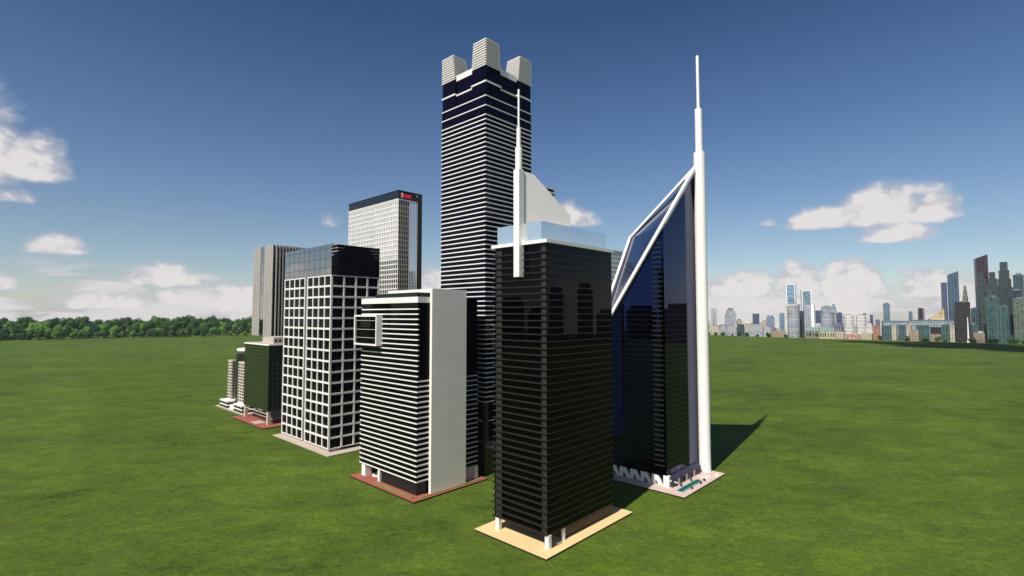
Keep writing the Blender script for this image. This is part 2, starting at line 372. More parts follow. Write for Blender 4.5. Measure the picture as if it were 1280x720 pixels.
# ------------------------------------------------------------------ 2. white banded tower with the blank slab
def banded_tower():
    O = (-26.03, 141.86, 0)
    plaza('plaza', O, -2.6, 24.6, -2.5, 30.8, 0.38, 0.5, BRICK)
    plaza('plaza_shadow_gap', O, -2.55, 24.55, -2.45, 30.75, 0.0, 0.38, DARKM)  # dark fill standing for shade below the red plate
    t = thing('office_tower', 'white banded tower with a tall blank white slab and a boxed window frame', 'office building', O, RZ)
    V = 29.5
    MB().box(0.1, 4.0, 0.1, V - 0.35, 4.5, 54.9).build('glazing', BLACKG, t)
    MB().box(4.0, 17.3, 0.4, V - 0.4, 0.5, 54.9).build('rear_core', BLACKG, t)
    n = 34; z0, z1 = 4.2, 53.0; pitch = 1.432
    for i in range(n):
        z = z0 + i * pitch
        if 40.6 < z + 0.3 < 49.9:
            MB().box(0.0, 0.5, 0.0, 17.7, z, z + 0.34).build('spandrel_band', BANDW, t)
        elif 39.0 < z < 40.6:
            MB().box(0.0, 0.5, 0.0, 19.0, z, z + 0.34).build('spandrel_band', BANDW, t)
            b = MB().box(0.0, 0.5, 19.0, V, z, z + 0.34).build('spandrel_band', GREENG, t)
        else:
            mb = MB().box(0.0, 0.5, 0.0, V, z, z + 0.34)
            if z < 31.6: mb.box(0.5, 4.2, 0.0, 0.42, z, z + 0.42)
            mb.build('spandrel_band', BANDW, t)
    MB().box(-0.05, 4.2, -0.05, V + 0.05, 53.4, 55.05).build('roof_band', BANDW, t)
    MB().box(0.3, 16.8, 1.0, 22.0, 55.05, 56.3).build('roof_storey', DARKM, t)
    MB().box(4.18, 17.1, 0.0, 21.2, 56.3, 57.4).build('roof_slab', SLABW, t)
    MB().box(4.18, 17.1, -0.95, 0.0, 0.5, 57.4).build('end_slab', SLABW, t)
    # east wing behind the slab
    MB().box(17.3, 22.6, 0.3, 20.0, 4.0, 54.6).build('wing', BLACKG, t)
    for i in range(20):
        z = 4.2 + i * pitch
        MB().box(17.1, 22.8, -0.02, 0.5, z, z + 0.22).build('wing_band', BANDW, t)
    MB().box(17.1, 21.4, 0.4, 12.0, 0.5, 3.9).build('wing_base', CONC, t)
    MB().box(21.7, 22.9, 0.0, 1.2, 0.5, 4.0).build('column', WHITE, t)
    # boxed-out frame
    fr = thing('frame_box', None, None, (0, 0, 0)); fr.parent = t
    va, vb, za, zb, p = 17.7, 30.5, 40.75, 49.95, -2.0
    MB().box(p, 0.35, va, vb, zb - 0.5, zb).box(p, 0.35, va, vb, za, za + 0.5).box(p, 0.35, va, va + 0.5, za + 0.5, zb - 0.5).box(p, 0.35, vb - 0.5, vb, za + 0.5, zb - 0.5).build('frame', BANDW, fr)
    MB().box(p + 0.5, 0.3, va + 0.5, vb - 0.5, za + 0.5, zb - 0.5).build('pane', BLACKG, fr)
    q = MB()
    for z in (43.0, 45.5, 48.2): q.box(p + 0.4, p + 0.52, va + 0.5, vb - 0.5, z, z + 0.12)
    q.build('transom', CONC, fr)
    # recessed foot, columns
    f = MB().box(0.75, 4.0, 0.8, 18.2, 0.5, 4.2)
    f.build('lobby', DARKM, t)
    g = MB()
    for z in (1.4, 2.5, 3.5): g.box(0.68, 4.0, 0.72, 18.25, z, z + 0.22)
    g.build('lobby_band', FINB, t)
    MB().box(0.3, 1.2, 18.6, 19.5, 0.5, 4.2).build('column', WHITE, t)
    MB().box(0.3, 2.6, 26.6, 28.6, 0.5, 4.2).build('column', WHITE, t)
    MB().box(13, 15, 26.6, 28.6, 0.5, 4.2).build('column', WHITE, t)
    simple('planting_bed', MB().box(-1.5, -0.75, 0.2, 18.4, 0.5, 0.75), BEDG, O, 'long yellow green planting strip under the banded tower, on its left side', 'planting bed')
    simple('planting_bed', MB().box(0.2, 22.8, -1.75, -1.2, 0.5, 0.75), BEDG, O, 'long narrow planting strip before the blank white slab', 'planting bed')
    # fountain ring
    fo = thing('fountain', 'small round white fountain on red paving behind two columns', 'fountain', (*local(O, 3.2, 24.3), 0.5), RZ)
    ring = MB(); N = 28
    for i in range(N):
        a, b = 2 * math.pi * i / N, 2 * math.pi * (i + 1) / N
        ring.prism([(1.0 * math.cos(a), 1.0 * math.sin(a)), (1.5 * math.cos(a), 1.5 * math.sin(a)), (1.5 * math.cos(b), 1.5 * math.sin(b)), (1.0 * math.cos(b), 1.0 * math.sin(b))], 0, 0.45)
    ring.build('rim', WHITE, fo)
    MB().cyl(0, 0, 0.98, 0, 0.25, 24).build('water', TEALW, fo); MB().cyl(0, 0, 0.25, 0.25, 1.1, 12, 0.1).build('spout', WHITE, fo)
banded_tower()

# ------------------------------------------------------------------ 3. white grid tower with mirror-glass top
def grid_tower():
    O = (-66.27, 187.29, 0)
    plaza('plaza', O, -2.3, 24.0, -4.3, 43.0, 0.1, 0.4, GREYP)
    plaza('plaza_shadow_gap', O, -2.1, 23.8, -4.1, 42.8, 0.0, 0.1, DARKM)  # thin dark layer standing for the shadow gap
    t = thing('office_tower', 'white grid framed tower of square windows with a dark mirror glass top', 'office building', O, RZ)
    V, U = 40.2, 20.2; Z0, Z1 = 1.4, 64.6
    MB().box(0.6, U - 0.6, 0.6, V - 0.6, Z0 - 0.1, Z1).build('core', DARKM, t)
    MB().box(0.5, 5.0, 0.5, V - 0.5, 0.4, Z0 - 0.02).build('plinth', GREYP, t)
    MB().box(5.0, U - 0.5, 1.6, V - 0.5, 0.4, Z0 - 0.02).build('plinth', DARKM, t)
    rows = 16; rp = (Z1 - Z0) / rows
    fr = MB()
    for r in range(rows + 1):
        z = Z0 + r * rp; h = 0.34 if 0 < r < rows else 0.30
        for (a, b) in ((0.0, 19.35), (21.05, V)): fr.box(0.0, 0.6, a, b, z - (h if r else 0), z + (h if r < rows else 0.1))
        fr.box(0.62, U, 0.0, 0.6, z - (h if r else 0), z + (h if r < rows else 0.1))
        fr.box(U - 0.6, U, 0.62, V, z - (h if r else 0), z + (h if r < rows else 0.1))
        fr.box(0.62, U - 0.62, V - 0.6, V, z - (h if r else 0), z + (h if r < rows else 0.1))
    lc = []
    for (a, b) in ((0.0, 19.35), (21.05, V)):
        w = (b - a - 0.62) / 4
        for c in range(5): fr.box(-0.03, 0.57, a + c * w, a + c * w + 0.55, Z0 + 0.02, Z1 + 0.05)
        lc += [(a + c * w + 0.62, a + (c + 1) * w) for c in range(4)]
    rc = []
    w = (U - 0.62 - 0.0) / 4
    for c in range(5):
        fr.box(c * w + (0.6 if c == 0 else 0), c * w + 0.62, -0.03, 0.57, Z0 + 0.02, Z1 + 0.05)
        fr.box(U - 0.57, U + 0.03, c * (V - 0.62) / 4, c * (V - 0.62) / 4 + 0.62, Z0 + 0.02, Z1 + 0.05)
    rc = [(c * w + 0.62, (c + 1) * w) for c in range(4)]
    fr.build('facade_frame', BANDW, t)
    MB().box(0.35, 0.6, 19.35, 21.05, Z0, Z1).build('recess_panel', mat('taupe_recess', (0.13, 0.12, 0.105), 0.7), t)
    cells = []
    for r in range(rows):
        za, zb = Z0 + r * rp + 0.32, Z0 + (r + 1) * rp - 0.32
        for (a, b) in lc: cells.append((((a + b) / 2 * 0 + r), 'L', a, b, za, zb))
        for (a, b) in rc: cells.append((r, 'R', a, b, za, zb))
    def cell(mb, c):
        _, side, a, b, za, zb = c
        if side == 'L':
            mb.box(0.33, 0.5, a - 0.02, b + 0.02, za - 0.02, zb + 0.02)
        else:
            mb.box(a - 0.02, b + 0.02, 0.33, 0.5, za - 0.02, zb + 0.02)
    def bars(mb, c):
        _, side, a, b, za, zb = c; m = (a + b) / 2
        if side == 'L':
            mb.box(0.27, 0.32, m - 0.05, m + 0.05, za, zb); mb.box(0.28, 0.325, a, b, za + 0.9, za + 1.0)
        else:
            mb.box(m - 0.05, m + 0.05, 0.27, 0.32, za, zb); mb.box(a, b, 0.28, 0.325, za + 0.9, za + 1.0)
    # the hundred windows that show largest: the wide right-hand ones, then the left-hand ones nearest the corner
    cells.sort(key=lambda c: (0 if c[1] == 'R' else 1, c[2]))
    for c in cells[:100]:
        mb = MB(); cell(mb, c); wdw = mb.build('window', BLACKG, t)
    rest = MB()
    for c in cells[100:]: cell(rest, c)
    tag(rest.build('window_field', BLACKG, t), kind='stuff')
    for near in (lambda c: c[1] == 'R', lambda c: c[1] == 'L' and c[2] < 20, lambda c: c[1] == 'L' and c[2] > 20):
        bb = MB()
        for c in cells:
            if near(c): bars(bb, c)
        bb.build('glazing_bars', DARKM, t)
    # mirror-glass top
    MB().box(0.0, U, 0.0, V, Z1 + 0.1, 76.2).build('glass_top', TOPG, t)
    j = MB()
    for i in range(1, 9): j.box(-0.03, 0.0, i * V / 9 - 0.06, i * V / 9 + 0.06, Z1 + 0.1, 76.2)
    for z in (67.5, 71.0, 74.6): j.box(-0.035, 0.0, 0.0, V, z, z + 0.12)
    for i in range(1, 8): j.box(i * U / 8 - 0.05, i * U / 8 + 0.05, -0.03, 0.0, Z1 + 0.1, 76.2)
    for z in (67.5, 71.0, 74.6): j.box(0.0, U, -0.035, 0.0, z, z + 0.10)
    j.build('glass_joint', DARKM, t)
    MB().extr([(0.1, -0.05, Z1 + 0.15), (0.1, -0.05, 71.6), (6.4, -0.05, 75.9), (15.2, -0.05, 75.9), (18.2, -0.05, 72.0), (U - 0.1, -0.05, 70.8), (U - 0.1, -0.05, Z1 + 0.15)], (0, -0.12, 0)).build('dark_reflection_shape', DARKG, t)  # dark outline laid on the glass in place of a reflection
grid_tower()

# ------------------------------------------------------------------ 4. tallest tower, striped with turrets
def tallest_tower():
    O = (-8.49, 162.69, 0)
    t = thing('skyscraper', 'tallest tower, navy glass with white stripes and four slatted corner turrets', 'skyscraper', O, RZ)
    A = 22.6
    MB().box(0.12, A - 0.12, 0.12, A - 0.12, 9.4, 121.5).build('shaft', NAVYG, t)
    MB().box(-0.1, A + 0.1, -0.1, A + 0.1, 0.0, 9.3).build('base_block', GREENG, t)
    MB().box(-0.25, A + 0.25, -0.25, A + 0.25, 9.3, 10.3).build('base_ledge', GREYM, t)
    MB().box(-0.05, 1.5, -0.05, 1.3, 10.3, 22.3).build('corner_pier', BROWNM, t)
    zs = [16.4] + [22.4 + 1.516 * i for i in range(62)] + [118.0, 121.2]
    for z in zs:
        MB().box(0.0, A, 0.0, A, z, z + 0.33).build('stripe', BANDW, t)
    # crown: recessed middle, four corner piers carrying slatted turrets
    MB().box(0.9, A - 0.9, 0.9, A - 0.9, 121.72, 131.0).build('crown_core', NAVYG, t)
    MB().box(0.65, A - 0.65, 0.65, A - 0.65, 125.6, 126.1).build('stripe', BANDW, t)
    for (sx, sy) in ((0, 0), (1, 0), (0, 1), (1, 1)):
        tw, tt = 7.0, 6.1
        def rect(w, i=0.0):
            a0, a1 = (i, w) if sx == 0 else (A - w, A - i)
            b0, b1 = (i, w) if sy == 0 else (A - w, A - i)
            return [(a0, b0), (a1, b0), (a1, b1), (a0, b1)]
        MB().prism(rect(tw, 0.25), 121.7, 131.8).build('corner_bay', NAVYG, t)
        MB().prism(rect(tw + 0.2, 0.0), 125.95, 126.48).build('stripe', BANDW, t)
        tu = MB().prism(rect(tw - 0.5, 0.4), 131.8, 140.6, rect(tt - 0.5, 0.4)).build('turret', DARKM, t)
        sl = MB(); n = 11; p = (141.0 - 131.6) / n
        for i in range(n):
            z = 131.6 + i * p; w = tw + (tt - tw) * i / n
            sl.prism(rect(w), z, z + p * 0.40)
        sl.build('slats', BANDW, tu)
    for (a, b, c, d) in ((0.7, 1.3, 7.1, A - 7.1), (A - 1.3, A - 0.7, 7.1, A - 7.1), (7.1, A - 7.1, 0.7, 1.3), (7.1, A - 7.1, A - 1.3, A - 0.7)):
        MB().box(a, b, c, d, 130.9, 132.9).build('parapet', BANDW, t)
    wg = MB().box(A, 36.5, 0.9, 19.0, 0.0, 96.4).build('rear_wing', NAVYG, t)
    b = MB()
    for i in range(50): b.box(A, 36.8, 0.6, 19.3, 22.4 + 1.516 * i, 22.9 + 1.516 * i)
    b.build('wing_stripes', BANDW, wg)
tallest_tower()

# ------------------------------------------------------------------ 5. blue glass tower with the tall round mast
def blue_tower():
    O = (44.67, 150.18, 0)
    plaza('plaza', O, -4.5, 24.4, -7.3, 28.0, 0.38, 0.5, PINKP)
    plaza('plaza_shadow_gap', O, -4.45, 24.35, -7.25, 27.95, 0.0, 0.38, DARKM)  # shade below the pink plate, made as a dark block
    t = thing('skyscraper', 'blue black glass tower with a slanted white beamed roof and tall round white mast', 'skyscraper', O, RZ)
    U, V = 22.6, 24.9; zb = 3.4
    C, D, E, M = (0, 0, 76.2), (0, V, 38.6), (25.0, V, 78.0), (25.0, 0, 98.0)
    b = MB(); b.v = [(0, 0, zb), (25, 0, zb), (25, V, zb), (0, V, zb), C, M, E, D]
    b.f = [(3, 2, 1, 0), (0, 1, 5, 4), (1, 2, 6, 5), (2, 3, 7, 6), (3, 0, 4, 7), (4, 5, 6), (4, 6, 7)]
    b.build('glass_body', BLUEG, t)
    rg = MB(); rg.extr([Vector(C) + Vector((0, 0, .06)), Vector(M) + Vector((0, 0, .06)), Vector(E) + Vector((0, 0, .06))], (0, 0, 0.05)); rg.build('roof_glass', ROOFG, t)
    rg = MB(); rg.extr([Vector(C) + Vector((0, 0, .06)), Vector(E) + Vector((0, 0, .06)), Vector(D) + Vector((0, 0, .06))], (0, 0, 0.05)); rg.build('roof_glass', ROOFG, t)
    # mullion strips
    MB().box(U, 25.0, -0.22, 0.0, zb, 95.0).build('side_strip', GREYM, t)
    MB().box(-0.16, 0.0, V - 1.5, V - 0.1, 8.0, 38.0).build('corner_strip', BLUEG, t)
    ns = MB()
    for i in range(46): ns.box(-0.10, 0.0, 0.7, 3.9, 6.0 + i * 1.45, 6.45 + i * 1.45)
    ns.build('slot_bands', DARKM, t)
    fl = MB()
    for i in range(48): 
        z = 5.0 + i * 1.5
        fl.box(-0.02, 0.0, 4.2, V - 1.6 if z < 40 else max(4.4, V * (76.0 - z) / 40.0 - 0.5), z, z + 0.06)
        fl.box(0.2, U, -0.02, 0.0, z, z + 0.06)
    fl.build('floor_joint', DARKM, t)
    # beams
    Mb, Db, Eb = Vector((22.2, -0.6, 98.6)), Vector((-0.6, V, 39.6)), Vector((25.0, V + 0.5, 78.2))
    Cb = Vector((-0.6, -0.6, 77.2))
    MB().bar(Mb, Cb, 0.95, 0.95).build('roof_beam', WHITE, t)
    MB().bar(Cb + Vector((0, 0.1, 0.0)), Db, 0.95, 0.95).build('roof_beam', WHITE, t)
    MB().bar(Mb, Eb, 0.85, 0.85).build('roof_beam', WHITE, t)
    MB().bar(Eb, Db, 0.9, 0.9).build('roof_beam', WHITE, t)
    tri = MB(); a = Mb; tri.extr([Mb + Vector((0, 0.3, -0.6)), Mb.lerp(Cb, 0.14) + Vector((0, .2, 0)), Mb.lerp(Eb, 0.16)], (0, 0, -0.5)); tri.build('gusset', WHITE, t)
    # mast
    mx, my = 22.9, -1.6
    m = MB().cyl(mx, my, 1.80, 0.5, 103.2, 40).build('mast', WHITE, t, smooth=True)
    MB().cyl(mx, my, 1.15, 103.2, 117.8, 32).build('mast_section', WHITE, m, smooth=True)
    MB().cyl(mx, my, 0.48, 117.8, 135.8, 24).build('mast_tip', WHITE, m, smooth=True)
    # foot
    MB().box(-0.3, 0.9, -0.7, 1.0, 0.5, 3.6).build('corner_column', WHITE, t)
    MB().bar((0.3, -0.7, 2.4), (2.3, -2.0, 1.6), 0.35, 0.35).build('strut', WHITE, t)
    vs = [1.6, 5.0, 8.6, 12.2, 15.8, 19.4, 23.0]
    for i in range(len(vs) - 1):
        a0, a1 = vs[i], vs[i + 1]; zz = MB()
        zz.extr([(0.2, a0, 0.5), (0.2, a0 + 1.0, 0.5), (0.2, a1 - 0.1, 3.4), (0.2, a1 - 2.0, 3.4)], (0.7, 0, 0)).build('zigzag_strut', WHITE, t)
    for i in range(len(vs) - 1): MB().extr([(0.15, vs[i + 1], 0.5), (0.15, vs[i + 1] - 1.0, 0.5), (0.15, vs[i + 1] - 1.4, 3.4), (0.15, vs[i + 1] - 0.1, 3.4)], (0.75, 0, 0)).build('zigzag_strut', WHITE, t)
    MB().box(1.4, 24.0, 0.6, V - 0.6, 0.5, 3.4).build('lobby', DARKM, t)
    pod = MB().extr([(0.6, 0.6, 0.5), (0.6, -1.5, 0.5), (0.6, -1.5, 2.7), (0.6, -0.4, 3.5), (0.6, 0.6, 3.5)], (19.2, 0, 0)).build('podium', PURPLE, t)
    for i in range(7):
        x = 1.3 + i * 2.65; w = 1.5 if i % 2 == 0 else 0.9
        f = MB().box(x, x + w, -1.6, -1.5, 0.75 if i % 2 == 0 else 0.52, 2.35)
        if i % 2:
            f.build('door', CONC, pod)
        else:
            f.build('window', GREYM, pod)
            MB().box(x + 0.15, x + w - 0.15, -1.64, -1.6, 0.95, 2.15).build('pane', BLACKG, pod)
    # pool and small things on the paving
    P = thing('ornamental_pool', 'long teal ornamental pool on pink paving before the purple podium', 'pool', (*local(O, 5.3, -4.3), 0.5), RZ)
    MB().box(-6.9, 6.9, -1.05, 1.05, 0.0, 0.12).build('surround', CONC, P)
    for y in (-0.62, 0.62): MB().box(-6.7, 6.7, y - 0.36, y + 0.36, 0.12, 0.17).build('water', TEALW, P)
    MB().box(-6.7, 6.7, -0.2, 0.2, 0.12, 0.3).build('divider', DARKM, P)
    rnd = random.Random(3)
    spots = [((3.2, -2.75), 'shrub between podium and the near end of the teal pool'), ((9.8, -2.75), 'shrub between podium and the far end of the teal pool'), ((12.6, -5.6), 'shrub past the far end of the teal pool'), ((9.2, -5.9), 'shrub at the outer edge of the teal pool, farther one'), ((3.2, -5.9), 'shrub at the outer edge of the teal pool, nearer one')]
    for (x, y), lab in spots:
        s = thing('shrub', 'tiny russet ' + lab, 'shrub', (*local(O, x, y), 0.5), 0, 'shrubs round the teal pool')
        MB().cyl(0, 0, 0.05, 0, 0.35, 8).build('stem', BARK, s)
        c = MB()
        for i in range(150):
            d = Vector((rnd.gauss(0, 1), rnd.gauss(0, 1), rnd.gauss(0, 1))).normalized() * 0.36 * rnd.random() ** 0.4
            p = d + Vector((0, 0, 0.5)); a = Vector((rnd.uniform(-1, 1), rnd.uniform(-1, 1), rnd.uniform(-1, 1))).normalized() * 0.13; q = a.orthogonal().normalized() * 0.09
            b0 = len(c.v); c.v += [tuple(p - a), tuple(p + q), tuple(p + a), tuple(p - q)]; c.f.append((b0, b0 + 1, b0 + 2, b0 + 3))
        c.build('foliage', BUSHR, s, fix=False)
    fo = thing('fountain', 'small round fountain with a dark basin at the foot of the white mast', 'fountain', (*local(O, 15.9, -4.3), 0.5), RZ)
    ring = MB(); N = 28
    for i in range(N):
        a, b = 2 * math.pi * i / N, 2 * math.pi * (i + 1) / N
        ring.prism([(0.75 * math.cos(a), 0.75 * math.sin(a)), (1.05 * math.cos(a), 1.05 * math.sin(a)), (1.05 * math.cos(b), 1.05 * math.sin(b)), (0.75 * math.cos(b), 0.75 * math.sin(b))], 0, 0.4)
    ring.build('rim', WHITE, fo); MB().cyl(0, 0, 0.74, 0, 0.2, 24).build('water', DARKM, fo); MB().cyl(0, 0, 0.15, 0.2, 0.8, 10, 0.06).build('spout', WHITE, fo)
    for (x, y, r, lab) in ((17.6, -4.9, 0.5, 'low white round seat next to the small fountain'), (20.6, -6.1, 0.6, 'low white round seat near the far corner of the pink paving')):
        simple('round_seat', MB().cyl(0, 0, r, 0, 0.35, 20, r * 0.9), WHITE, (*local(O, x, y), 0.5), lab, 'seat', 'round seats on the pink paving')
blue_tower()

# ------------------------------------------------------------------ 6. pale tower glimpsed between the front tower and the blue tower
def pale_tower():
    O = (30.0, 200.0, 0)
    t = thing('office_tower', 'pale mirror glass tower glimpsed between the black tower and the white beams', 'office building', O, RZ)
    MB().box(0, 25, 0, 20, 0, 76.0).build('body', SILVERG, t)
    b = MB()
    for i in range(38): b.box(-0.15, 25.15, -0.15, 20.15, 2 + i * 1.95, 2.75 + i * 1.95)
    b.build('spandrel_bands', BANDW, t)
    MB().box(-0.3, 25.3, -0.3, 20.3, 76.0, 77.0).build('roof_edge', CONC, t)
pale_tower()

# ------------------------------------------------------------------ 7. mirror tower with the red lit sign
def mirror_tower():
    O = (-52.71, 235.0, 0)
    t = thing('office_tower', 'silver mirror glass tower with a black top band and red lit sign', 'office building', O, RZ)
    V, U = 45.0, 10.7; Z1 = 103.6
    MB().box(0.2, U, 0.2, V, 0, Z1).build('glazing', SILVERG, t)
    MB().box(6.2, U + 0.02, -0.06, 0.2, 0, Z1 - 0.4).build('pale_glazing', PALEG, t)
    MB().box(0.3, 6.1, 0.05, 0.2, 0, Z1 - 0.4).build('dark_glazing', BLACKG, t)
    g = MB()
    for i in range(46): g.box(0.0, 0.2, 0.0, V, 0.6 + i * 2.27, 1.0 + i * 2.27)
    for i in range(31): g.box(0.04, 0.2, i * 1.49, i * 1.49 + 0.35, 0, Z1)
    g.build('mullion_grid', BANDW, t)
    low = MB()
    for i in range(2, 30): low.box(0.12, 0.2, i * 1.49 + 0.4, i * 1.49 + 1.44, 0.0, 0.1)
    for r in range(33):
        for i in range(30): low.box(0.10, 0.2, i * 1.49 + 0.45, i * 1.49 + 1.38, 1.2 + r * 2.27, 2.6 + r * 2.27)
    low.build('lower_windows', BLACKG, t)
    h = MB()
    for i in range(46): h.box(0.2, 6.15, 0.0, 0.1, 0.6 + i * 2.27, 0.92 + i * 2.27)
    for i in range(7): h.box(0.2 + i * 0.96, 0.40 + i * 0.96, -0.03, 0.1, 0, Z1)
    h.build('side_mullions', CONC, t)
    k = MB()
    for i in range(6): k.box(6.2 + i * 0.88, 6.32 + i * 0.88, -0.12, -0.06, 0, Z1)
    k.build('pale_mullions', BANDW, t)
    MB().box(-0.1, U + 0.2, -0.15, V + 0.1, Z1 - 0.1, Z1 + 0.35).build('cornice', BANDW, t)
    MB().box(0.05, U, 0.0, V, Z1 + 0.35, 107.6).build('top_band', mat('dark_mirror_band', (0.16, 0.13, 0.11), 0.05, metal=1.0), t)
    MB().box(0.05, U, -0.16, 0.0, Z1 + 0.35, 107.6).build('sign_board', DARKM, t)
    MB().box(-0.1, U + 0.15, -0.25, V + 0.1, 107.6, 107.95).build('roof_edge', DARKM, t)
    MB().box(U + 0.03, 13.3, -0.4, V, 0, 107.95).build('end_core', BROWNM, t)
    MB().box(10.0, 10.5, -0.26, -0.16, 106.3, 106.8).build('lamp', WHITE, t)
    # sign: white and red emblem, then four red letters
    e = MB().extr([(1.4, -0.2, 104.6), (2.6, -0.2, 104.6), (2.6, -0.2, 106.8), (1.4, -0.2, 106.8)], (0, -0.06, 0)).build('sign_emblem', WHITE, t)
    q = MB(); q.extr([(1.45, -0.28, 104.7), (2.0, -0.28, 105.65), (1.45, -0.28, 106.7)], (0, -0.03, 0)); q.extr([(2.55, -0.28, 104.7), (2.0, -0.28, 105.75), (2.55, -0.28, 106.7)], (0, -0.03, 0)); q.build('emblem_mark', REDL, e)
    cu = bpy.data.curves.new('sign_letters', 'FONT'); cu.body = 'HSBC'; cu.size = 2.6; cu.extrude = 0.03; cu.space_character = 1.02
    tmp = bpy.data.objects.new('tmp', cu); COL.objects.link(tmp)
    bpy.context.view_layer.update()
    me = bpy.data.meshes.new_from_object(tmp); bpy.data.objects.remove(tmp)
    xs = [v.co.x for v in me.vertices]; w = max(xs) - min(xs); ys = [v.co.y for v in me.vertices]; hh = max(ys) - min(ys)
    for v in me.vertices:
        v.co.x = (v.co.x - min(xs)) * 4.6 / w; v.co.y = (v.co.y - min(ys)) * 1.7 / hh
    me.materials.clear(); me.materials.append(REDL)
    lt = bpy.data.objects.new('sign_letters', me); COL.objects.link(lt); lt.parent = t
    lt.location = (2.9, -0.21, 104.8); lt.rotation_euler = (R(90), 0, 0)
mirror_tower()

# ------------------------------------------------------------------ 8. green-black tower on stilts
def stilt_tower():
    O = (-109.86, 232.71, 0)
    plaza('plaza', O, -4.0, 20.0, -4.9, 33.0, 0.38, 0.5, BRICK)
    plaza('plaza_shadow_gap', O, -3.95, 19.95, -4.85, 32.95, 0.0, 0.38, DARKM)  # dark block in place of the shaded gap below the plate
    t = thing('office_tower', 'dark green glass block raised on pale stilts over red paving', 'office building', O, RZ)
    V, U = 29.3, 16.0
    MB().box(0, U, 0.15, V, 6.5, 36.0).build('body', GREENG, t)
    b = MB()
    for i in range(19): b.box(-0.12, 0.0, 0.0, V, 6.6 + i * 1.55, 6.85 + i * 1.55)
    b.build('floor_bands', mat('green_metal_band', (0.04, 0.055, 0.02), 0.4), t)
    c = MB()
    for i in range(13): c.box(0.2, U, 0.05, 0.15, 7.0 + i * 2.3, 7.15 + i * 2.3)
    for i in range(9): c.box(0.2 + i * 1.9, 0.35 + i * 1.9, 0.03, 0.15, 6.6, 36)
    c.build('blue_mullions', mat('slate_mullion', (0.03, 0.04, 0.075), 0.4), t)
    MB().box(-0.3, U + 0.2, -0.2, V + 0.2, 36.0, 36.55).build('roof_edge', WHITE, t)
    MB().box(0.2, U - 0.3, 0.3, V - 0.3, 36.55, 36.6).build('roof_deck', GREYP, t)
    p = MB().box(3.2, 11, 3.5, 16, 36.6, 39.6).build('rooftop_room', BEIGE, t)
    w = MB()
    for i in range(4): w.box(4.0 + i * 1.8, 4.8 + i * 1.8, 3.4, 3.5, 37.4, 38.6)
    w.build('window_row', BLACKG, p)
    for (x, y) in ((0.2, 0.2), (0.2, 27.4), (13.5, 0.2), (13.5, 27.4)): MB().box(x, x + 1.3, y, y + 1.6, 0.5, 6.5).build('stilt', BEIGE, t)
    MB().box(3.5, 14.5, 3.0, 27, 0.5, 2.2).build('lobby', GREENG, t); MB().box(3.2, 14.8, 2.7, 27.3, 2.2, 2.5).build('lobby_roof', GREYP, t)
    simple('terrace_slab', MB().box(-2.6, 1.8, 6.0, 13.0, 0.5, 0.62), GREYP, O, 'pale grey slab set in the red paving before the stilted block', 'paving slab')
    MB().box(0.3, 0.6, 1.5, 27.4, 5.0, 5.3).build('tie_beam', BEIGE, t)
stilt_tower()

# ------------------------------------------------------------------ 9. tower with pale vertical fins
def finned_tower():
    O = (-140.81, 300.0, 0)
    t = thing('office_tower', 'tower with pale vertical panels and dark slots standing behind the green block', 'office building', O, RZ)
    V, U = 29.5, 30.0; Z0, Z1 = 37.5, 91.4
    MB().box(0.4, U - 0.4, 0.4, V - 0.4, Z0, Z1 - 0.6).build('glazing', BLACKG, t)
    MB().box(12, 26, 6, 24, 0, Z0).build('core', CONC, t)
    for (a, b) in ((0.0, 12.0), (18.4, V)):
        MB().box(0.0, 0.45, a, b, Z0 - 0.1, Z1).build('panel_wall', PANELW, t)
        j = MB()
        n = int((b - a) / 2.0)
        for i in range(1, n): j.box(-0.04, 0.0, a + i * (b - a) / n - 0.2, a + i * (b - a) / n + 0.2, Z0, Z1 - 0.1)
        for i in range(1, 24): j.box(-0.03, 0.0, a + 0.02, b - 0.02, Z0 + i * 2.25, Z0 + i * 2.25 + 0.1)
        j.build('panel_joint', mat('taupe_joint', (0.19, 0.17, 0.15), 0.8), t)
    MB().box(0.2, 0.42, 12.0, 18.4, Z0, Z1).build('slot_glazing', TOPG, t)
    x = 1.9
    for i in range(15):
        MB().box(x, x + 0.62, -0.5, 0.4, Z0 - 0.1, Z1).build('fin', PANELW, t); x += 1.86
    MB().box(0.4, U - 0.4, 0.2, 0.42, Z1 - 7.5, Z1 - 0.5).build('top_frieze', GREYM, t)
    MB().box(0.3, U - 0.2, 0.2, V - 0.2, Z1 - 0.6, Z1 - 0.2).build('roof_deck', CONC, t)
finned_tower()

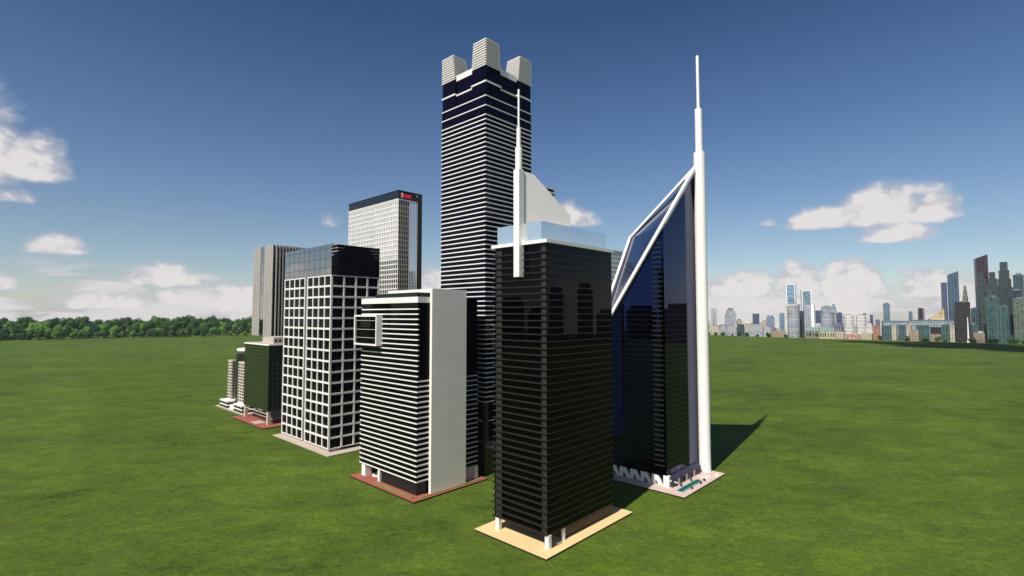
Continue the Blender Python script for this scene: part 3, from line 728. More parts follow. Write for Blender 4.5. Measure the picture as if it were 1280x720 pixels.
# ------------------------------------------------------------------ 10. small round tower with two beige slabs
def twin_slab_tower():
    O = (-134.92, 259.2, 0)
    plaza('plaza', O, -0.9, 24.0, -2.0, 38.0, 0.1, 0.4, GREYP)
    t = thing('apartment_tower', 'small dark round tower flanked by two beige slabs at the far left', 'tower', O, RZ)
    for (a, b) in ((27.2, 33.2), (8.6, 17.6)):
        s = MB().box(3.5, 5.6, a, b, 0.4, 25.2).build('side_slab', BEIGE, t)
        w = MB()
        for r in range(13):
            for c in range(3):
                v0 = a + (b - a) * (c + 0.2) / 3; w.box(3.42, 3.5, v0, v0 + (b - a) * 0.2, 4.9 + r * 1.55, 5.6 + r * 1.55)
            w.box(4.1, 5.0, a - 0.08, a, 4.9 + r * 1.55, 5.6 + r * 1.55)
        w.build('window_rows', BLACKG, s)
    cx, cy = 11.0, 21.0
    MB().cyl(cx, cy, 7.2, 0.4, 29.3, 40).build('drum', GREENG, t, smooth=True)
    b = MB()
    for i in range(16): b.cyl(cx, cy, 7.35, 3.5 + i * 1.55, 3.75 + i * 1.55, 40)
    b.build('drum_bands', DARKM, t)
    MB().cyl(cx, cy, 6.6, 29.3, 30.6, 36).build('crown', GREYM, t); MB().cyl(cx, cy, 6.9, 30.6, 31.8, 40).build('round_roof', WHITE, t, smooth=True)
    for (a, b) in ((23.2, 34.6), (2.2, 14.0)):
        p = MB().box(0.5, 7.0, a, b, 0.4, 3.4).build('podium', DARKM, t)
        MB().box(0.3, 7.2, a - 0.2, b + 0.2, 3.4, 4.1).build('podium_roof', WHITE, p); MB().box(0.35, 7.1, a - 0.1, b + 0.1, 1.6, 2.2).build('podium_band', WHITE, p)
    MB().box(1.5, 6.0, 14.3, 22.9, 0.4, 2.2).build('entrance_hall', WHITE, t)
twin_slab_tower()

# ------------------------------------------------------------------ far skyline
def facade(name, wall, glass, floor=4.0, bay=4.0, wf=0.45, wb=0.3, rough=0.25, spec=0.5):
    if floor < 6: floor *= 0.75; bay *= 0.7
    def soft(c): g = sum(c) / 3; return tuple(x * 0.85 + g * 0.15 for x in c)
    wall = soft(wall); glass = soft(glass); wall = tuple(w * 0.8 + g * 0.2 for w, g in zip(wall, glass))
    m = bpy.data.materials.new(name); m.use_nodes = True
    k = NT(m.node_tree); b = m.node_tree.nodes['Principled BSDF']
    tc = k.n('ShaderNodeTexCoord'); sp = k.n('ShaderNodeSeparateXYZ'); k.put(sp.inputs[0], tc.outputs['Object'])
    fz = k.m('FRACT', k.m('DIVIDE', sp.outputs[2], floor)); fx = k.m('FRACT', k.m('DIVIDE', k.m('ADD', sp.outputs[0], k.m('ADD', sp.outputs[1], 500.3)), bay))
    isw = k.m('MAXIMUM', k.m('LESS_THAN', fz, wf), k.m('LESS_THAN', fx, wb))
    n = k.noise(tc.outputs['Object'], 0.06, 4, 0.6)
    w = k.mix(k.mr(n, 0.35, 0.65), tuple(c * 0.82 for c in wall), tuple(min(1, c * 1.12) for c in wall))
    # each pane a little different
    cell = k.n('ShaderNodeTexWhiteNoise', noise_dimensions='2D'); cv = k.n('ShaderNodeCombineXYZ')
    k.put(cv.inputs[0], k.m('FLOOR', k.m('DIVIDE', k.m('ADD', sp.outputs[0], k.m('ADD', sp.outputs[1], 500.3)), bay))); k.put(cv.inputs[1], k.m('FLOOR', k.m('DIVIDE', sp.outputs[2], floor)))
    k.put(cell.inputs['Vector'], cv.outputs[0])
    g = k.mix(cell.outputs['Value'], tuple(c * 0.45 for c in glass), tuple(min(1, c * 1.7) for c in glass))
    k.put(b.inputs['Base Color'], k.mix(isw, g, w)); k.put(b.inputs['Roughness'], k.m('ADD', k.m('MULTIPLY', isw, 0.5), rough)); b.inputs['Specular IOR Level'].default_value = spec
    return m
F = {
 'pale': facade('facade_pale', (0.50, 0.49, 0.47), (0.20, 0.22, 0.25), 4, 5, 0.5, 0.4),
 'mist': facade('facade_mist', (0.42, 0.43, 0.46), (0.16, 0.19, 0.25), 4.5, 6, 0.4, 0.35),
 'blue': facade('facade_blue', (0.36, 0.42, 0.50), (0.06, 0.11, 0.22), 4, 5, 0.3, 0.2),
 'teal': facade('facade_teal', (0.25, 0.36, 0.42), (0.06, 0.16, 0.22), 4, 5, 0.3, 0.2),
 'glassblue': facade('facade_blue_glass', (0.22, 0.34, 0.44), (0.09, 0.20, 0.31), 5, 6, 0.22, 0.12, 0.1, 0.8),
 'glassteal': facade('facade_teal_glass', (0.22, 0.34, 0.38), (0.07, 0.18, 0.22), 5, 6, 0.22, 0.15, 0.1, 0.8),
 'glassdark': facade('facade_dark_blue_glass', (0.06, 0.12, 0.18), (0.02, 0.055, 0.10), 5, 7, 0.25, 0.2, 0.1, 0.8),
 'white': facade('facade_white', (0.70, 0.67, 0.62), (0.28, 0.28, 0.28), 4.2, 5, 0.6, 0.35),
 'navy': facade('facade_navy', (0.05, 0.06, 0.085), (0.015, 0.02, 0.035), 4, 5, 0.3, 0.25),
 'navyblue': facade('facade_violet_blue', (0.10, 0.13, 0.22), (0.03, 0.045, 0.11), 4, 5, 0.3, 0.25),
 'paleteal': facade('facade_pale_teal', (0.33, 0.39, 0.41), (0.12, 0.19, 0.22), 4, 6, 0.4, 0.3),
 'purple': facade('facade_mauve', (0.25, 0.20, 0.30), (0.08, 0.06, 0.14), 4, 5, 0.4, 0.3),
 'slate': facade('facade_slate', (0.16, 0.24, 0.29), (0.06, 0.11, 0.15), 4.5, 5, 0.3, 0.25),
 'maroon': facade('facade_maroon', (0.045, 0.020, 0.032), (0.022, 0.010, 0.018), 8, 4, 0.2, 0.45),
 'sand': facade('facade_sand', (0.62, 0.46, 0.22), (0.35, 0.25, 0.12), 6, 9, 0.65, 0.4),
 'olive': facade('facade_olive', (0.22, 0.23, 0.17), (0.08, 0.09, 0.07), 4.5, 4, 0.4, 0.4),
 'brown': facade('facade_brown', (0.035, 0.026, 0.026), (0.016, 0.013, 0.015), 5, 3.5, 0.35, 0.35),
 'slateteal': facade('facade_slate_teal', (0.06, 0.11, 0.13), (0.02, 0.045, 0.06), 4.5, 5, 0.3, 0.25),
 'greygreen': facade('facade_grey_green', (0.055, 0.075, 0.072), (0.018, 0.028, 0.032), 4.5, 4, 0.35, 0.35),
 'darkgreen': facade('facade_dark_green', (0.04, 0.065, 0.058), (0.014, 0.028, 0.03), 4.5, 4, 0.35, 0.35),
 'tealglass': facade('facade_bright_teal', (0.07, 0.155, 0.145), (0.02, 0.065, 0.068), 4.5, 6, 0.25, 0.3),
 'darkteal': facade('facade_deep_teal', (0.10, 0.17, 0.18), (0.025, 0.06, 0.075), 4.5, 6, 0.25, 0.2),
 'palegreen': facade('facade_pale_green', (0.13, 0.17, 0.11), (0.06, 0.09, 0.065), 4.5, 7, 0.45, 0.2),
 'cream': facade('facade_cream', (0.58, 0.48, 0.33), (0.20, 0.17, 0.13), 4.5, 6, 0.5, 0.45),
 'tan': facade('facade_tan', (0.42, 0.30, 0.19), (0.12, 0.09, 0.07), 4.5, 6, 0.5, 0.45),
 'yellow': facade('facade_yellow', (0.66, 0.55, 0.28), (0.24, 0.22, 0.14), 14, 6, 0.3, 0.6),
 'olivehall': facade('facade_olive_hall', (0.34, 0.31, 0.16), (0.10, 0.10, 0.07), 14, 6, 0.3, 0.5),
 'terracotta': facade('facade_terracotta', (0.48, 0.20, 0.10), (0.18, 0.09, 0.06), 4.5, 6, 0.5, 0.45),
 'redlow': facade('facade_red', (0.40, 0.10, 0.07), (0.5, 0.42, 0.36), 5, 9, 0.5, 0.5),
}
ROOFT = mat('teal_copper_roof', (0.15, 0.23, 0.22), 0.6, vary=0.15, vscale=0.1)
PLANT = mat('roof_plant_grey', (0.18, 0.18, 0.19), 0.7)
DOMEM = mat('grey_dome', (0.36, 0.34, 0.35), 0.5, vary=0.1, vscale=0.1)
WFRAME = mat('white_tower_frame', (0.74, 0.73, 0.71), 0.5)
SKYLINE = [
 (522.8, 1327.2, 15.4, 67.7, 21.5, 'pale', 'twin', 'pair of narrow pale grey slabs just right of the white mast'),
 (554.3, 1297.0, 24.2, 67.3, 23.1, 'mist', 'step', 'pale blue grey tower with a dark stepped cap near the white mast'),
 (591.7, 1244.0, 15.8, 53.0, 25.4, 'blue', 'cap', 'short tower whose upper half is dark blue glass, standing left of the plain blue one'),
 (614.6, 1222.1, 17.1, 49.1, 26.7, 'blue', 'crown', 'short blue block with a rounded crown, right of the dark blue topped one'),
 (634.4, 1203.1, 12.5, 54.8, 27.8, 'teal', 'box', 'slim teal block just left of the tallest white framed glass tower'),
 (666.8, 1223.8, 20.1, 125.6, 28.6, 'glassblue', 'frame', 'tallest tower of the pale cluster, blue glass between white sides'),
 (648.3, 1189.8, 29.4, 77.0, 28.6, 'white', 'box', 'white slab at the foot of the tallest blue glass tower'),
 (620.9, 1129.8, 24.8, 70.3, 28.8, 'mist', 'round', 'round grey and white tower in front of the tallest blue glass tower'),
 (697.4, 1211.7, 20.5, 109.7, 29.9, 'glassteal', 'frame', 'tower with teal glass top in a white frame, right of the tallest blue one'),
 (651.2, 1152.5, 9.4, 60.0, 29.5, 'navy', 'box', 'thin dark navy block between the two white framed towers'),
 (662.2, 1142.0, 20.1, 74.1, 30.1, 'mist', 'side', 'grey tower with a white flank below the teal topped tower'),
 (682.3, 1140.0, 13.8, 59.8, 30.9, 'white', 'cap', 'white block with dark glazed top right of the teal topped tower'),
 (732.3, 1195.6, 20.7, 71.5, 31.5, 'paleteal', 'box', 'pale teal broad tower behind the grey drum tower'),
 (729.3, 1164.0, 10.8, 74.6, 32.1, 'paleteal', 'step', 'pale teal slim tower with stepped top, right of its broad neighbour'),
 (680.1, 1107.6, 25.1, 56.1, 31.6, 'mist', 'round', 'wide grey drum tower above the yellow waterfront hall'),
 (724.6, 1134.0, 10.5, 56.3, 32.6, 'navyblue', 'box', 'dark violet blue block right of the pale teal towers'),
 (688.3, 1082.5, 12.8, 32.4, 32.5, 'purple', 'box', 'low purple block below the violet blue block'),
 (708.4, 1080.5, 19.1, 50.9, 33.3, 'white', 'round', 'round white tower with balcony rings, left one of a pair'),
 (726.0, 1063.7, 17.8, 50.9, 34.3, 'white', 'round', 'round white tower with balcony rings, right one of a pair'),
 (758.6, 1101.4, 9.9, 54.4, 34.6, 'white', 'step', 'narrow white tower with stepped violet top behind the round white pair'),
 (795.4, 1135.1, 5.1, 51.0, 35.0, 'navyblue', 'box', 'tiny distant slate tower right of the round white pair'),
 (766.5, 1076.5, 6.9, 40.8, 35.5, 'purple', 'box', 'small mauve block above the terracotta block'),
 (808.5, 1105.3, 11.2, 76.8, 36.2, 'slate', 'box', 'lone blue green slab standing above the long teal roof'),
 (845.7, 1086.9, 5.4, 57.7, 37.9, 'slate', 'box', 'thin pale slate tower above the long teal roof'),
 (827.7, 1035.3, 9.5, 63.8, 38.6, 'maroon', 'side', 'short dark plum tower left of the sandy sloped building'),
 (833.9, 1012.1, 30.5, 61.9, 39.5, 'sand', 'slope', 'sandy yellow building whose roof climbs to the right'),
 (886.3, 1048.0, 8.8, 116.4, 40.2, 'navyblue', 'cap', 'slim dark blue tower left of the slanted blue glass tower'),
 (888.9, 1028.4, 15.8, 137.8, 40.8, 'glassdark', 'slant', 'tall dark blue glass tower with a slanted top'),
 (908.4, 1026.9, 7.2, 108.6, 41.5, 'olive', 'step', 'slim olive tower with a rounded step behind the dark brown slab'),
 (823.1, 936.2, 22.0, 75.6, 41.3, 'brown', 'box', 'broad dark brown slab with a white obelisk before it'),
 (884.8, 980.5, 11.4, 64.6, 42.1, 'slateteal', 'box', 'mid height dark teal block right of the dark brown slab'),
 (945.2, 1026.2, 18.9, 171.5, 42.6, 'maroon', 'slant', 'tallest tower at the right, dark maroon slab'),
 (909.2, 991.7, 15.4, 133.1, 42.5, 'greygreen', 'step', 'left of two stepped grey green towers in front of the maroon slab'),
 (912.2, 971.5, 16.6, 131.4, 43.2, 'greygreen', 'step', 'right of two stepped grey green towers in front of the maroon slab'),
 (960.2, 994.6, 32.4, 153.7, 44.0, 'darkgreen', 'pyramid', 'broad dark green tower stepping in towards its top at the right edge'),
 (852.2, 908.3, 18.6, 84.8, 43.2, 'tealglass', 'ribbed', 'bright teal ribbed glass tower in front of the two grey green towers'),
 (862.1, 898.8, 13.2, 67.6, 43.8, 'tealglass', 'ribbed', 'lower teal ribbed glass tower right of the brighter one'),
 (946.6, 955.9, 13.8, 128.6, 44.7, 'slateteal', 'box', 'dark blue tower at the far right edge of the picture'),
 (900.2, 914.1, 16.3, 96.5, 44.6, 'navy', 'box', 'near black tower above the pale green block at the right edge'),
 (876.8, 884.8, 17.7, 81.1, 44.7, 'palegreen', 'box', 'pale green block with fine floors at the right edge'),
 (884.1, 912.2, 14.3, 47.9, 44.1, 'slateteal', 'box', 'low dark slate block between the teal and pale green towers'),
 (744.1, 1011.8, 21.7, 28.8, 36.3, 'cream', 'side', 'low cream block with dark glass left half, first under the long teal roof'),
 (760.9, 995.8, 19.8, 30.7, 37.4, 'darkteal', 'side', 'low dark teal glass block with cream edge, second under the long teal roof'),
 (781.9, 975.6, 19.0, 31.1, 38.7, 'tealglass', 'box', 'low teal glass block, third under the long teal roof'),
 (798.6, 968.3, 16.3, 26.7, 39.5, 'tan', 'cap', 'low tan block with a dark opening between two teal glass blocks'),
 (807.4, 951.2, 19.3, 31.6, 40.3, 'tealglass', 'side', 'low teal glass block left of the dark brown slab'),
 (781.9, 1044.6, 44.4, 37.9, 36.8, 'paleteal', 'box', 'long low building with teal roof, left half, behind the cream block'),
 (823.3, 1004.9, 66.8, 39.9, 39.3, 'paleteal', 'box', 'long low building with teal roof behind the low glass blocks'),
 (646.2, 1105.6, 25.4, 23.4, 30.3, 'olivehall', 'hall', 'left wing of the waterfront hall, olive walls under a teal roof'),
 (662.9, 1080.9, 28.8, 24.0, 31.5, 'yellow', 'hall', 'yellow waterfront hall with teal roof and arched windows'),
 (682.5, 1070.8, 15.5, 15.9, 32.5, 'cream', 'box', 'low cream annex right of the yellow waterfront hall'),
 (735.4, 1037.4, 11.9, 28.3, 35.3, 'terracotta', 'box', 'terracotta block with pale base left of the cream block'),
 (727.2, 1045.3, 10.7, 36.2, 34.8, 'white', 'step', 'low white stepped block left of the terracotta block'),
 (763.8, 975.7, 14.4, 22.0, 38.1, 'tan', 'box', 'small tan waterside block before the dark teal glass'),
 (829.8, 912.5, 15.8, 18.1, 42.3, 'tan', 'box', 'low tan building at the foot of the dark teal block'),
 (502.4, 1277.8, 27.9, 21.2, 21.5, 'cream', 'step', 'long low cream building at the foot of the white mast'),
 (513.7, 1249.7, 14.4, 23.8, 22.3, 'mist', 'dome', 'low grey domed hall, leftmost of the domed row'),
 (524.3, 1222.3, 19.3, 22.5, 23.2, 'mist', 'dome', 'low brownish domed hall, second of the domed row'),
 (555.1, 1244.5, 16.0, 27.8, 24.0, 'slateteal', 'box', 'low teal office between the domed halls'),
 (553.9, 1193.9, 20.3, 23.1, 24.9, 'mist', 'dome', 'low grey domed hall, third of the domed row'),
 (568.6, 1179.9, 14.9, 23.4, 25.7, 'mist', 'dome', 'low grey domed hall, fourth of the domed row'),
 (580.7, 1168.3, 15.5, 23.7, 26.4, 'pale', 'dome', 'pale domed hall at the right end of the domed row'),
 (611.3, 1242.5, 20.9, 37.5, 26.2, 'cream', 'step', 'low cream block behind the domed halls'),
 (598.0, 1151.8, 30.3, 15.1, 27.4, 'tan', 'step', 'low tan terrace of houses left of the round grey tower'),
 (691.8, 1044.6, 25.9, 11.9, 33.5, 'redlow', 'step', 'low red waterside sheds before the round white towers'),
 (715.6, 1039.1, 20.1, 15.3, 34.6, 'cream', 'step', 'low cream row right of the red waterside sheds'),

]
rs = random.Random(11)
def far_building(x, y, w, h, az, m, shape, label):
    t = thing('city_building', label, 'building', (x, y, -0.1), R(-az) + R(rs.uniform(-9, 9)), 'buildings of the far city skyline')
    M = F[m]; d = max(12.0, min(w * rs.uniform(0.7, 1.0), 34)); w *= 0.97
    a, b = -w / 2, w / 2
    if shape == 'round':
        MB().cyl(0, d / 2, w / 2, 0, h * 0.97, 28).build('body', M, t, smooth=True); MB().cyl(0, d / 2, w * 0.32, h * 0.97, h, 20).build('roof_plant', PLANT, t)
        r = MB()
        for i in range(int(h / 7)): r.cyl(0, d / 2, w / 2 + 0.5, 4 + i * 7, 5.3 + i * 7, 28)
        r.build('balcony_rings', WFRAME if m == 'white' else F['pale'], t)
    elif shape == 'dome':
        MB().box(a, b, 0, d, 0, h * 0.55).build('body', M, t)
        dm = MB(); n = 12
        pts = [(w / 2 * math.cos(math.pi * i / n), h * 0.55 + h * 0.45 * math.sin(math.pi * i / n)) for i in range(n + 1)]
        dm.extr([(p[0], 0, p[1]) for p in pts], (0, d, 0)); dm.build('roof', DOMEM, t, smooth=False)
    elif shape == 'step':
        MB().box(a, b, 0, d, 0, h * 0.80).build('body', M, t)
        MB().box(a * 0.76, b * 0.76, d * 0.12, d * 0.88, h * 0.80, h * 0.91).build('upper_tier', M, t)
        MB().box(a * 0.5, b * 0.5, d * 0.25, d * 0.75, h * 0.91, h).build('cap_tier', PLANT if m in ('mist', 'white') else M, t)
    elif shape == 'pyramid':
        n = 6
        for i in range(n):
            f = 1 - 0.13 * i; z0 = h * (0.0 if i == 0 else 0.46 + 0.108 * (i - 1)); z1 = h * (0.46 + 0.108 * i)
            MB().box(a * f, b * f * (1 if i < 3 else 0.9), d * 0.05 * i, d * (1 - 0.05 * i), z0, z1).build('tier', M, t)
    elif shape == 'slant':
        MB().prism([(a, 0), (b, 0), (b, d), (a, d)], 0, [h * 0.955, h, h, h * 0.955]).build('body', M, t)
        MB().box(a - 0.3, a, -0.3, d, 0, h * 0.955).build('side_fin', F['slate'] if m != 'maroon' else F['purple'], t)
    elif shape == 'slope':
        n = 6
        for i in range(n):
            z = h * (0.55 + 0.45 * (i + 1) / n); MB().box(a + w * i / n, a + w * (i + 1) / n - 0.05, 0.2 * i, d, 0, z).build('wing', M, t)
    elif shape == 'frame':
        MB().box(a + w * 0.1, b - w * 0.1, 0, d, 0, h * 0.97).build('body', M, t)
        for (p, q) in ((a, a + w * 0.1 - 0.05), (b - w * 0.1 + 0.05, b)): MB().box(p, q, -0.5, d + 0.5, 0, h).build('side_frame', WFRAME, t)
        MB().box(a + w * 0.1, b - w * 0.1, 1, d, h * 0.97, h * 0.985).build('roof', WFRAME, t)
        mm = MB()
        for i in range(1, 4): mm.box(a + w * 0.1, b - w * 0.1, -0.3, 0, h * (0.2 * i + 0.15), h * (0.2 * i + 0.155))
        mm.build('belt', WFRAME, t)
    elif shape == 'ribbed':
        MB().box(a, b, 0, d, 0, h * 0.96).build('body', M, t)
        r = MB(); n = 5
        for i in range(n): r.box(a + w * (i + 0.1) / n, a + w * (i + 0.55) / n, -1.4, 0, 0, h * (0.96 + (0.04 if i in (1, 2) else -0.05 * abs(i - 1.5))))
        r.build('ribs', M, t); MB().box(a * 0.6, b * 0.5, d * 0.2, d * 0.8, h * 0.96, h).build('roof_plant', F['olive'], t)
    elif shape == 'twin':
        MB().box(a, -0.6, 0, d, 0, h).build('slab', M, t); MB().box(0.6, b, 1.5, d, 0, h * 0.985).build('slab', M, t)
        MB().box(-0.6, 0.6, 2.5, d, 0, h * 0.97).build('link', PLANT, t)
    elif shape == 'crown':
        MB().box(a, b, 0, d, 0, h * 0.9).build('body', M, t); MB().cyl(0, d / 2, w * 0.42, h * 0.9, h, 20, w * 0.36).build('crown', M, t)
    elif shape == 'cap':
        MB().box(a, b, 0, d, 0, h * 0.52).build('lower_body', M if m not in ('blue',) else F['pale'], t)
        MB().box(a * 0.98, b * 0.98, 0.2, d, h * 0.52, h).build('upper_body', F['navyblue'] if m in ('blue', 'white') else (F['brown'] if m == 'tan' else M), t)
    elif shape == 'side':
        MB().box(a, b - w * 0.35, 0, d, 0, h).build('body', M if m != 'cream' else F['darkteal'], t)
        MB().box(b - w * 0.35 + 0.05, b, 0.4, d, 0, h * 0.985).build('flank', WFRAME if m == 'mist' else (F['purple'] if m == 'maroon' else F['cream']), t)
    elif shape == 'hall':
        MB().box(a, b, 0, d, 0, h * 0.66).build('body', M, t)
        MB().extr([(a - 0.5, -0.8, h * 0.66), (b + 0.5, -0.8, h * 0.66), (b - w * 0.06, d * 0.3, h), (a + w * 0.06, d * 0.3, h)], (0, 0.4, 0)).box(a + w * .05, b - w * .05, d * .3, d, h * .66, h * .99).build('roof', ROOFT, t)
        q = MB()
        for i in range(6): q.box(a + w * (i + 0.3) / 6, a + w * (i + 0.7) / 6, -0.25, 0, h * 0.12, h * 0.5)
        q.build('arched_windows', F['navy'], t)
    else:
        MB().box(a, b, 0, d, 0, h * 0.97).build('body', M, t)
        if m == 'paleteal' and w > 40: MB().box(a - 1, b + 1, -1, d, h * 0.97, h).build('roof', ROOFT, t)
        else:
            MB().box(a * 0.45, b * 0.6, d * 0.25, d * 0.8, h * 0.97, h).build('roof_plant', PLANT, t)
            MB().box(a - .2, b + .2, -0.2, d + .2, h * 0.955, h * 0.972).build('roof_edge', M, t)
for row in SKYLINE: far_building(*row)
# the town's low roofs and small blocks filling in behind the waterfront
rf = random.Random(31)
for i in range(84):
    a = 19.6 + 27.5 * (i + rf.random() * 0.8) / 84
    e = 1385 - 5.4 * (a - 19.6)
    d = e * (1.03 + 0.06 * rf.random()) - 30
    w, hh = rf.uniform(10, 24), rf.choice((12, 15, 19, 24, 30)) * rf.uniform(0.8, 1.25)
    m = rf.choice(('cream', 'white', 'pale', 'mist', 'white', 'paleteal', 'tan', 'cream', 'slate', 'mist')) if a < 39 else rf.choice(('slateteal', 'tan', 'navy', 'darkteal', 'greygreen'))
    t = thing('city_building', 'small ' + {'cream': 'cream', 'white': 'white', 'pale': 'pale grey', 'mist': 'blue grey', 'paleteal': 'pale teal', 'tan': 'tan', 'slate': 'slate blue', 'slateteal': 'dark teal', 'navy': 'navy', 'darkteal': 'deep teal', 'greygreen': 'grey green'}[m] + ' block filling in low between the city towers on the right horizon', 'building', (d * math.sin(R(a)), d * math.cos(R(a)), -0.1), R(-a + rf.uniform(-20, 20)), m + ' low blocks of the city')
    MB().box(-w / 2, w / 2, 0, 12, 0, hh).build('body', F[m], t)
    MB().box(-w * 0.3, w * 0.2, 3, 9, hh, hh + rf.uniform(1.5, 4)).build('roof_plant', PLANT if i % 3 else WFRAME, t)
# obelisk before the brown slab
_ob = thing('obelisk', 'slender white obelisk standing before the dark brown slab at the right', 'monument', (826.0, 930.0, 0), R(-41))
MB().box(-2.2, 2.2, -2.2, 2.2, 0, 3).build('pedestal', WFRAME, _ob); MB().prism([(-1.3, -1.3), (1.3, -1.3), (1.3, 1.3), (-1.3, 1.3)], 3, 46, [(-0.4, -0.4), (0.4, -0.4), (0.4, 0.4), (-0.4, 0.4)]).build('shaft', WFRAME, _ob)

# city blocks farther round, the ones mirrored in the dark glass
def mirrored_city():
    r2 = random.Random(5); kinds = ['navy', 'greygreen', 'brown', 'slateteal', 'darkgreen', 'maroon']
    spec = []
    for a0, h, w in ((52, 90, 40), (55.5, 130, 34), (60, 70, 60), (64, 100, 30), (68, 60, 50), (71, 110, 26), (74.5, 104, 26), (77.5, 130, 30), (80, 55, 60), (83, 140, 32), (86.5, 60, 60), (89.5, 136, 34), (93, 70, 50), (97, 150, 38), (102, 60, 60), (-66, 60, 50), (-70, 80, 30), (-74, 62, 60), (-77, 118, 34), (-80, 70, 40), (-83, 150, 32), (-86, 84, 44), (-90, 64, 60), (-94, 110, 30), (-99, 70, 60)):
        spec.append((a0, h, w))
    for i, (a, h, w) in enumerate(spec):
        d = 900 if a > 0 else 880
        x, y = d * math.sin(R(a)), d * math.cos(R(a))
        t = thing('city_building', 'dark city tower seen mirrored in the black glass, standing out of picture to the ' + ('right' if a > 0 else 'left'), 'building', (x, y, -0.1), R(-a), 'city towers mirrored in the glass, ' + ('right' if a > 0 else 'left') + ' side')
        M = F[kinds[i % 6]]
        MB().box(-w / 2, w / 2, 0, 26, 0, h * 0.88).build('body', M, t); MB().box(-w * 0.38, w * 0.38, 3, 23, h * 0.88, h).build('upper_tier', M, t)
mirrored_city()

# ------------------------------------------------------------------ the wood at the left
def leaf_material():
    m = bpy.data.materials.new('broad_leaf'); m.use_nodes = True
    k = NT(m.node_tree); b = m.node_tree.nodes['Principled BSDF']
    oi = k.n('ShaderNodeObjectInfo'); tc = k.n('ShaderNodeTexCoord')
    c = k.mix(oi.outputs['Random'], (0.033, 0.085, 0.022), (0.082, 0.150, 0.030))
    c = k.mix(k.mr(oi.outputs['Color'], 0.0, 1.0, smooth=False) if False else 0.0, c, c)
    n = k.noise(tc.outputs['Object'], 0.5, 4, 0.6)
    c2 = k.mix(k.mr(n, 0.35, 0.65), tuple([0.75] * 3), tuple([1.3] * 3))
    mul = k.mix(1.0, c, c2, 'MULTIPLY'); mul = k.mix(1.0, mul, oi.outputs['Color'], 'MULTIPLY')
    k.put(b.inputs['Base Color'], mul); b.inputs['Roughness'].default_value = 0.7; b.inputs['Specular IOR Level'].default_value = 0.2
    return m
LEAF = leaf_material()
def tree_proto(seed, tall):
    r = random.Random(seed)
    t = thing('tree', '', 'tree', (0, 0, 0))
    tr = MB(); tr.cyl(0, 0, 0.55, -1.0, 9, 9, 0.32)
    for i in range(4):
        a = r.uniform(0, 6.28); tr.bar((0, 0, 5 + i), (3.4 * math.cos(a), 3.4 * math.sin(a), 9.5 + i), 0.3, 0.3)
    tr.build('trunk', BARK, t)
    c = MB(); lobes = [(Vector((0, 0, 12.0 * tall)), 6.6), (Vector((0, 0, 6.0)), 5.4)]
    for i in range(9):
        a = r.uniform(0, 6.28); e = r.uniform(-0.7, 1.0)
        lobes.append((Vector((4.4 * math.cos(a), 4.4 * math.sin(a), (11.5 + 5.0 * e) * tall)), r.uniform(3.0, 4.8)))
    for (ctr, rad) in lobes:
        for i in range(int(9 * rad * rad)):
            d = Vector((r.gauss(0, 1), r.gauss(0, 1), r.gauss(0, 1))).normalized()
            p = ctr + Vector((d.x, d.y, d.z * 1.05)) * rad * (0.72 + 0.3 * r.random())
            if p.z < 1: continue
            nrm = (d + Vector((r.gauss(0, .45), r.gauss(0, .45), r.gauss(0, .45)))).normalized(); s = r.uniform(0.55, 1.1)
            a = nrm.orthogonal().normalized(); b = nrm.cross(a); ph = r.uniform(0, 6.28)
            a, b = a * math.cos(ph) + b * math.sin(ph), b * math.cos(ph) - a * math.sin(ph)
            b0 = len(c.v); c.v += [tuple(p - a * s), tuple(p + b * s * 0.7), tuple(p + a * s), tuple(p - b * s * 0.7)]; c.f.append((b0, b0 + 1, b0 + 2, b0 + 3))
    c.build('crown', LEAF, t, fix=False)
    return t
def plant_wood():
    r = random.Random(21)
    protos = [tree_proto(i, tl) for i, tl in enumerate((1.0, 1.15, 0.92, 1.08, 1.0))]
    used = set(); n = 0
    rows = ((1392, 1.0, 0.72), (1412, 0.98, 0.95), (1436, 0.92, 1.15), (1462, 0.9, 1.3))
    for (d0, step, sc) in rows:
        az = -60.0 + r.uniform(0, .4)
        while az < -22.5:
            d = d0 + r.uniform(-9, 9); x, y = d * math.sin(R(az)), d * math.cos(R(az))
            i = r.randrange(5); pale = r.random() < (0.5 if sc < 1.0 else 0.15)
            if i in used: t = copy_tree(protos[i])
            else: t = protos[i]; used.add(i)
            s = sc * r.uniform(0.82, 1.22)
            t.location = (x, y, wood_height(x, y) - 0.2); t.rotation_euler = (0, 0, r.uniform(0, 6.28)); t.scale = (s * 1.02, s * 1.02, s * 1.05)
            front = sc < 0.9
            tag(t, ('pale yellow green' if pale else 'deep green') + (' lower tree at the front edge of the wood' if front else ' taller tree in the rear rows of the wood') + ' on the left horizon', 'tree', ('pale ' if pale else 'dark ') + ('front' if front else 'rear') + ' trees of the wood on the horizon')
            for ch in t.children:
                if ch.name.startswith('crown'): ch.color = (2.3, 2.3, 1.5, 1) if pale else (0.9, 1.05, 1.05, 1)
            n += 1; az += step * r.uniform(0.75, 1.25) * (0.55 if False else 0.56)
    # scattered small trees along the city's edge
    for i in range(44):
        a = 20.0 + 26.0 * (i + r.random()) / 44; d = 1352 - 4.75 * (a - 20.0) - r.uniform(8, 22)
        t = copy_tree(protos[r.randrange(5)]); s = r.uniform(0.28, 0.5)
        t.location = (d * math.sin(R(a)), d * math.cos(R(a)), -0.2); t.rotation_euler = (0, 0, r.uniform(0, 6.28)); t.scale = (s * 1.3, s * 1.3, s)
        tag(t, 'small dark tree at the foot of the city skyline on the right', 'tree', 'small trees along the edge of the city')
        for ch in t.children:
            if ch.name.startswith('crown'): ch.color = (0.9, 0.95, 0.9, 1)
        n += 1
    print('trees', n)
plant_wood()

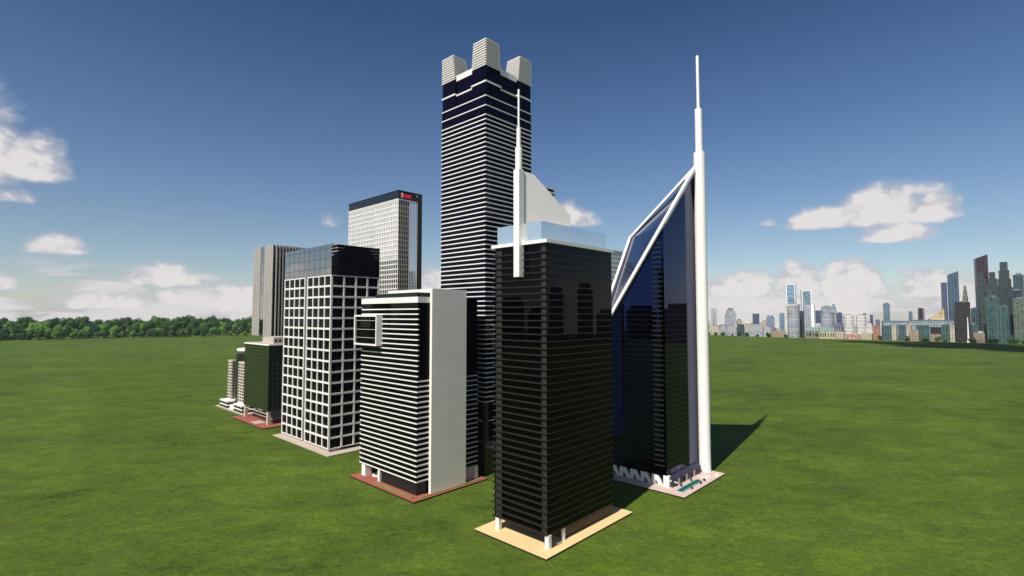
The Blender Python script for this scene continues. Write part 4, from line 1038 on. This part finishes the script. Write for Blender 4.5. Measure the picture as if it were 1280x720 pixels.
# ------------------------------------------------------------------ the air itself: thin even haze round the whole scene
def build_haze():
    hz = MB().box(-2600, 2600, -2600, 2600, -260, 190).build('haze', bpy.data.materials.new('thin_air'))
    m = hz.data.materials[0]; m.use_nodes = True; t = m.node_tree; t.nodes.clear()
    v = t.nodes.new('ShaderNodeVolumePrincipled'); v.inputs['Color'].default_value = (0.80, 0.88, 1.0, 1); v.inputs['Density'].default_value = HAZE
    o = t.nodes.new('ShaderNodeOutputMaterial'); t.links.new(v.outputs[0], o.inputs['Volume'])
    tag(hz, kind='stuff')
HAZE = 0.00003
build_haze()

# ------------------------------------------------------------------ a cloud added overhead, out of view, to shade the far right of the field
def build_shade_cloud():
    m = mat('cloud_white', (0.85, 0.85, 0.86), 1.0, spec=0.0)
    r = random.Random(9); bm = bmesh.new()
    for i in range(46):
        t = r.uniform(-1, 1); w = 1 - t * t
        c = Vector((t * 330, r.uniform(-1, 1) * 95 * w, r.uniform(0, 50) * w)); rad = r.uniform(26, 62) * (0.45 + 0.55 * w)
        res = bmesh.ops.create_icosphere(bm, subdivisions=3, radius=rad, matrix=Matrix.Translation(c))
    for v in bm.verts:
        n = math.sin(v.co.x * 0.06) * math.cos(v.co.y * 0.07 + v.co.z * 0.05) * 7 + math.sin(v.co.x * 0.17 + v.co.y * 0.13) * 3
        v.co += v.co.normalized() * n
        if v.co.z < -28: v.co.z = -28 + (v.co.z + 28) * 0.12
    me = bpy.data.meshes.new('cloud'); bm.to_mesh(me); bm.free(); me.materials.append(m)
    for p in me.polygons: p.use_smooth = True
    o = bpy.data.objects.new('cloud', me); COL.objects.link(o)
    s = Vector((math.sin(R(SUN_AZ)) * math.cos(R(SUN_EL)), math.cos(R(SUN_AZ)) * math.cos(R(SUN_EL)), math.sin(R(SUN_EL))))
    o.location = Vector((810, 690, 0)) + s * (2600 / s.z); o.rotation_euler = (0, 0, R(-58))
    tag(o, 'unseen white heaped cloud, added high over the field to shade the far right', 'cloud')
build_shade_cloud()
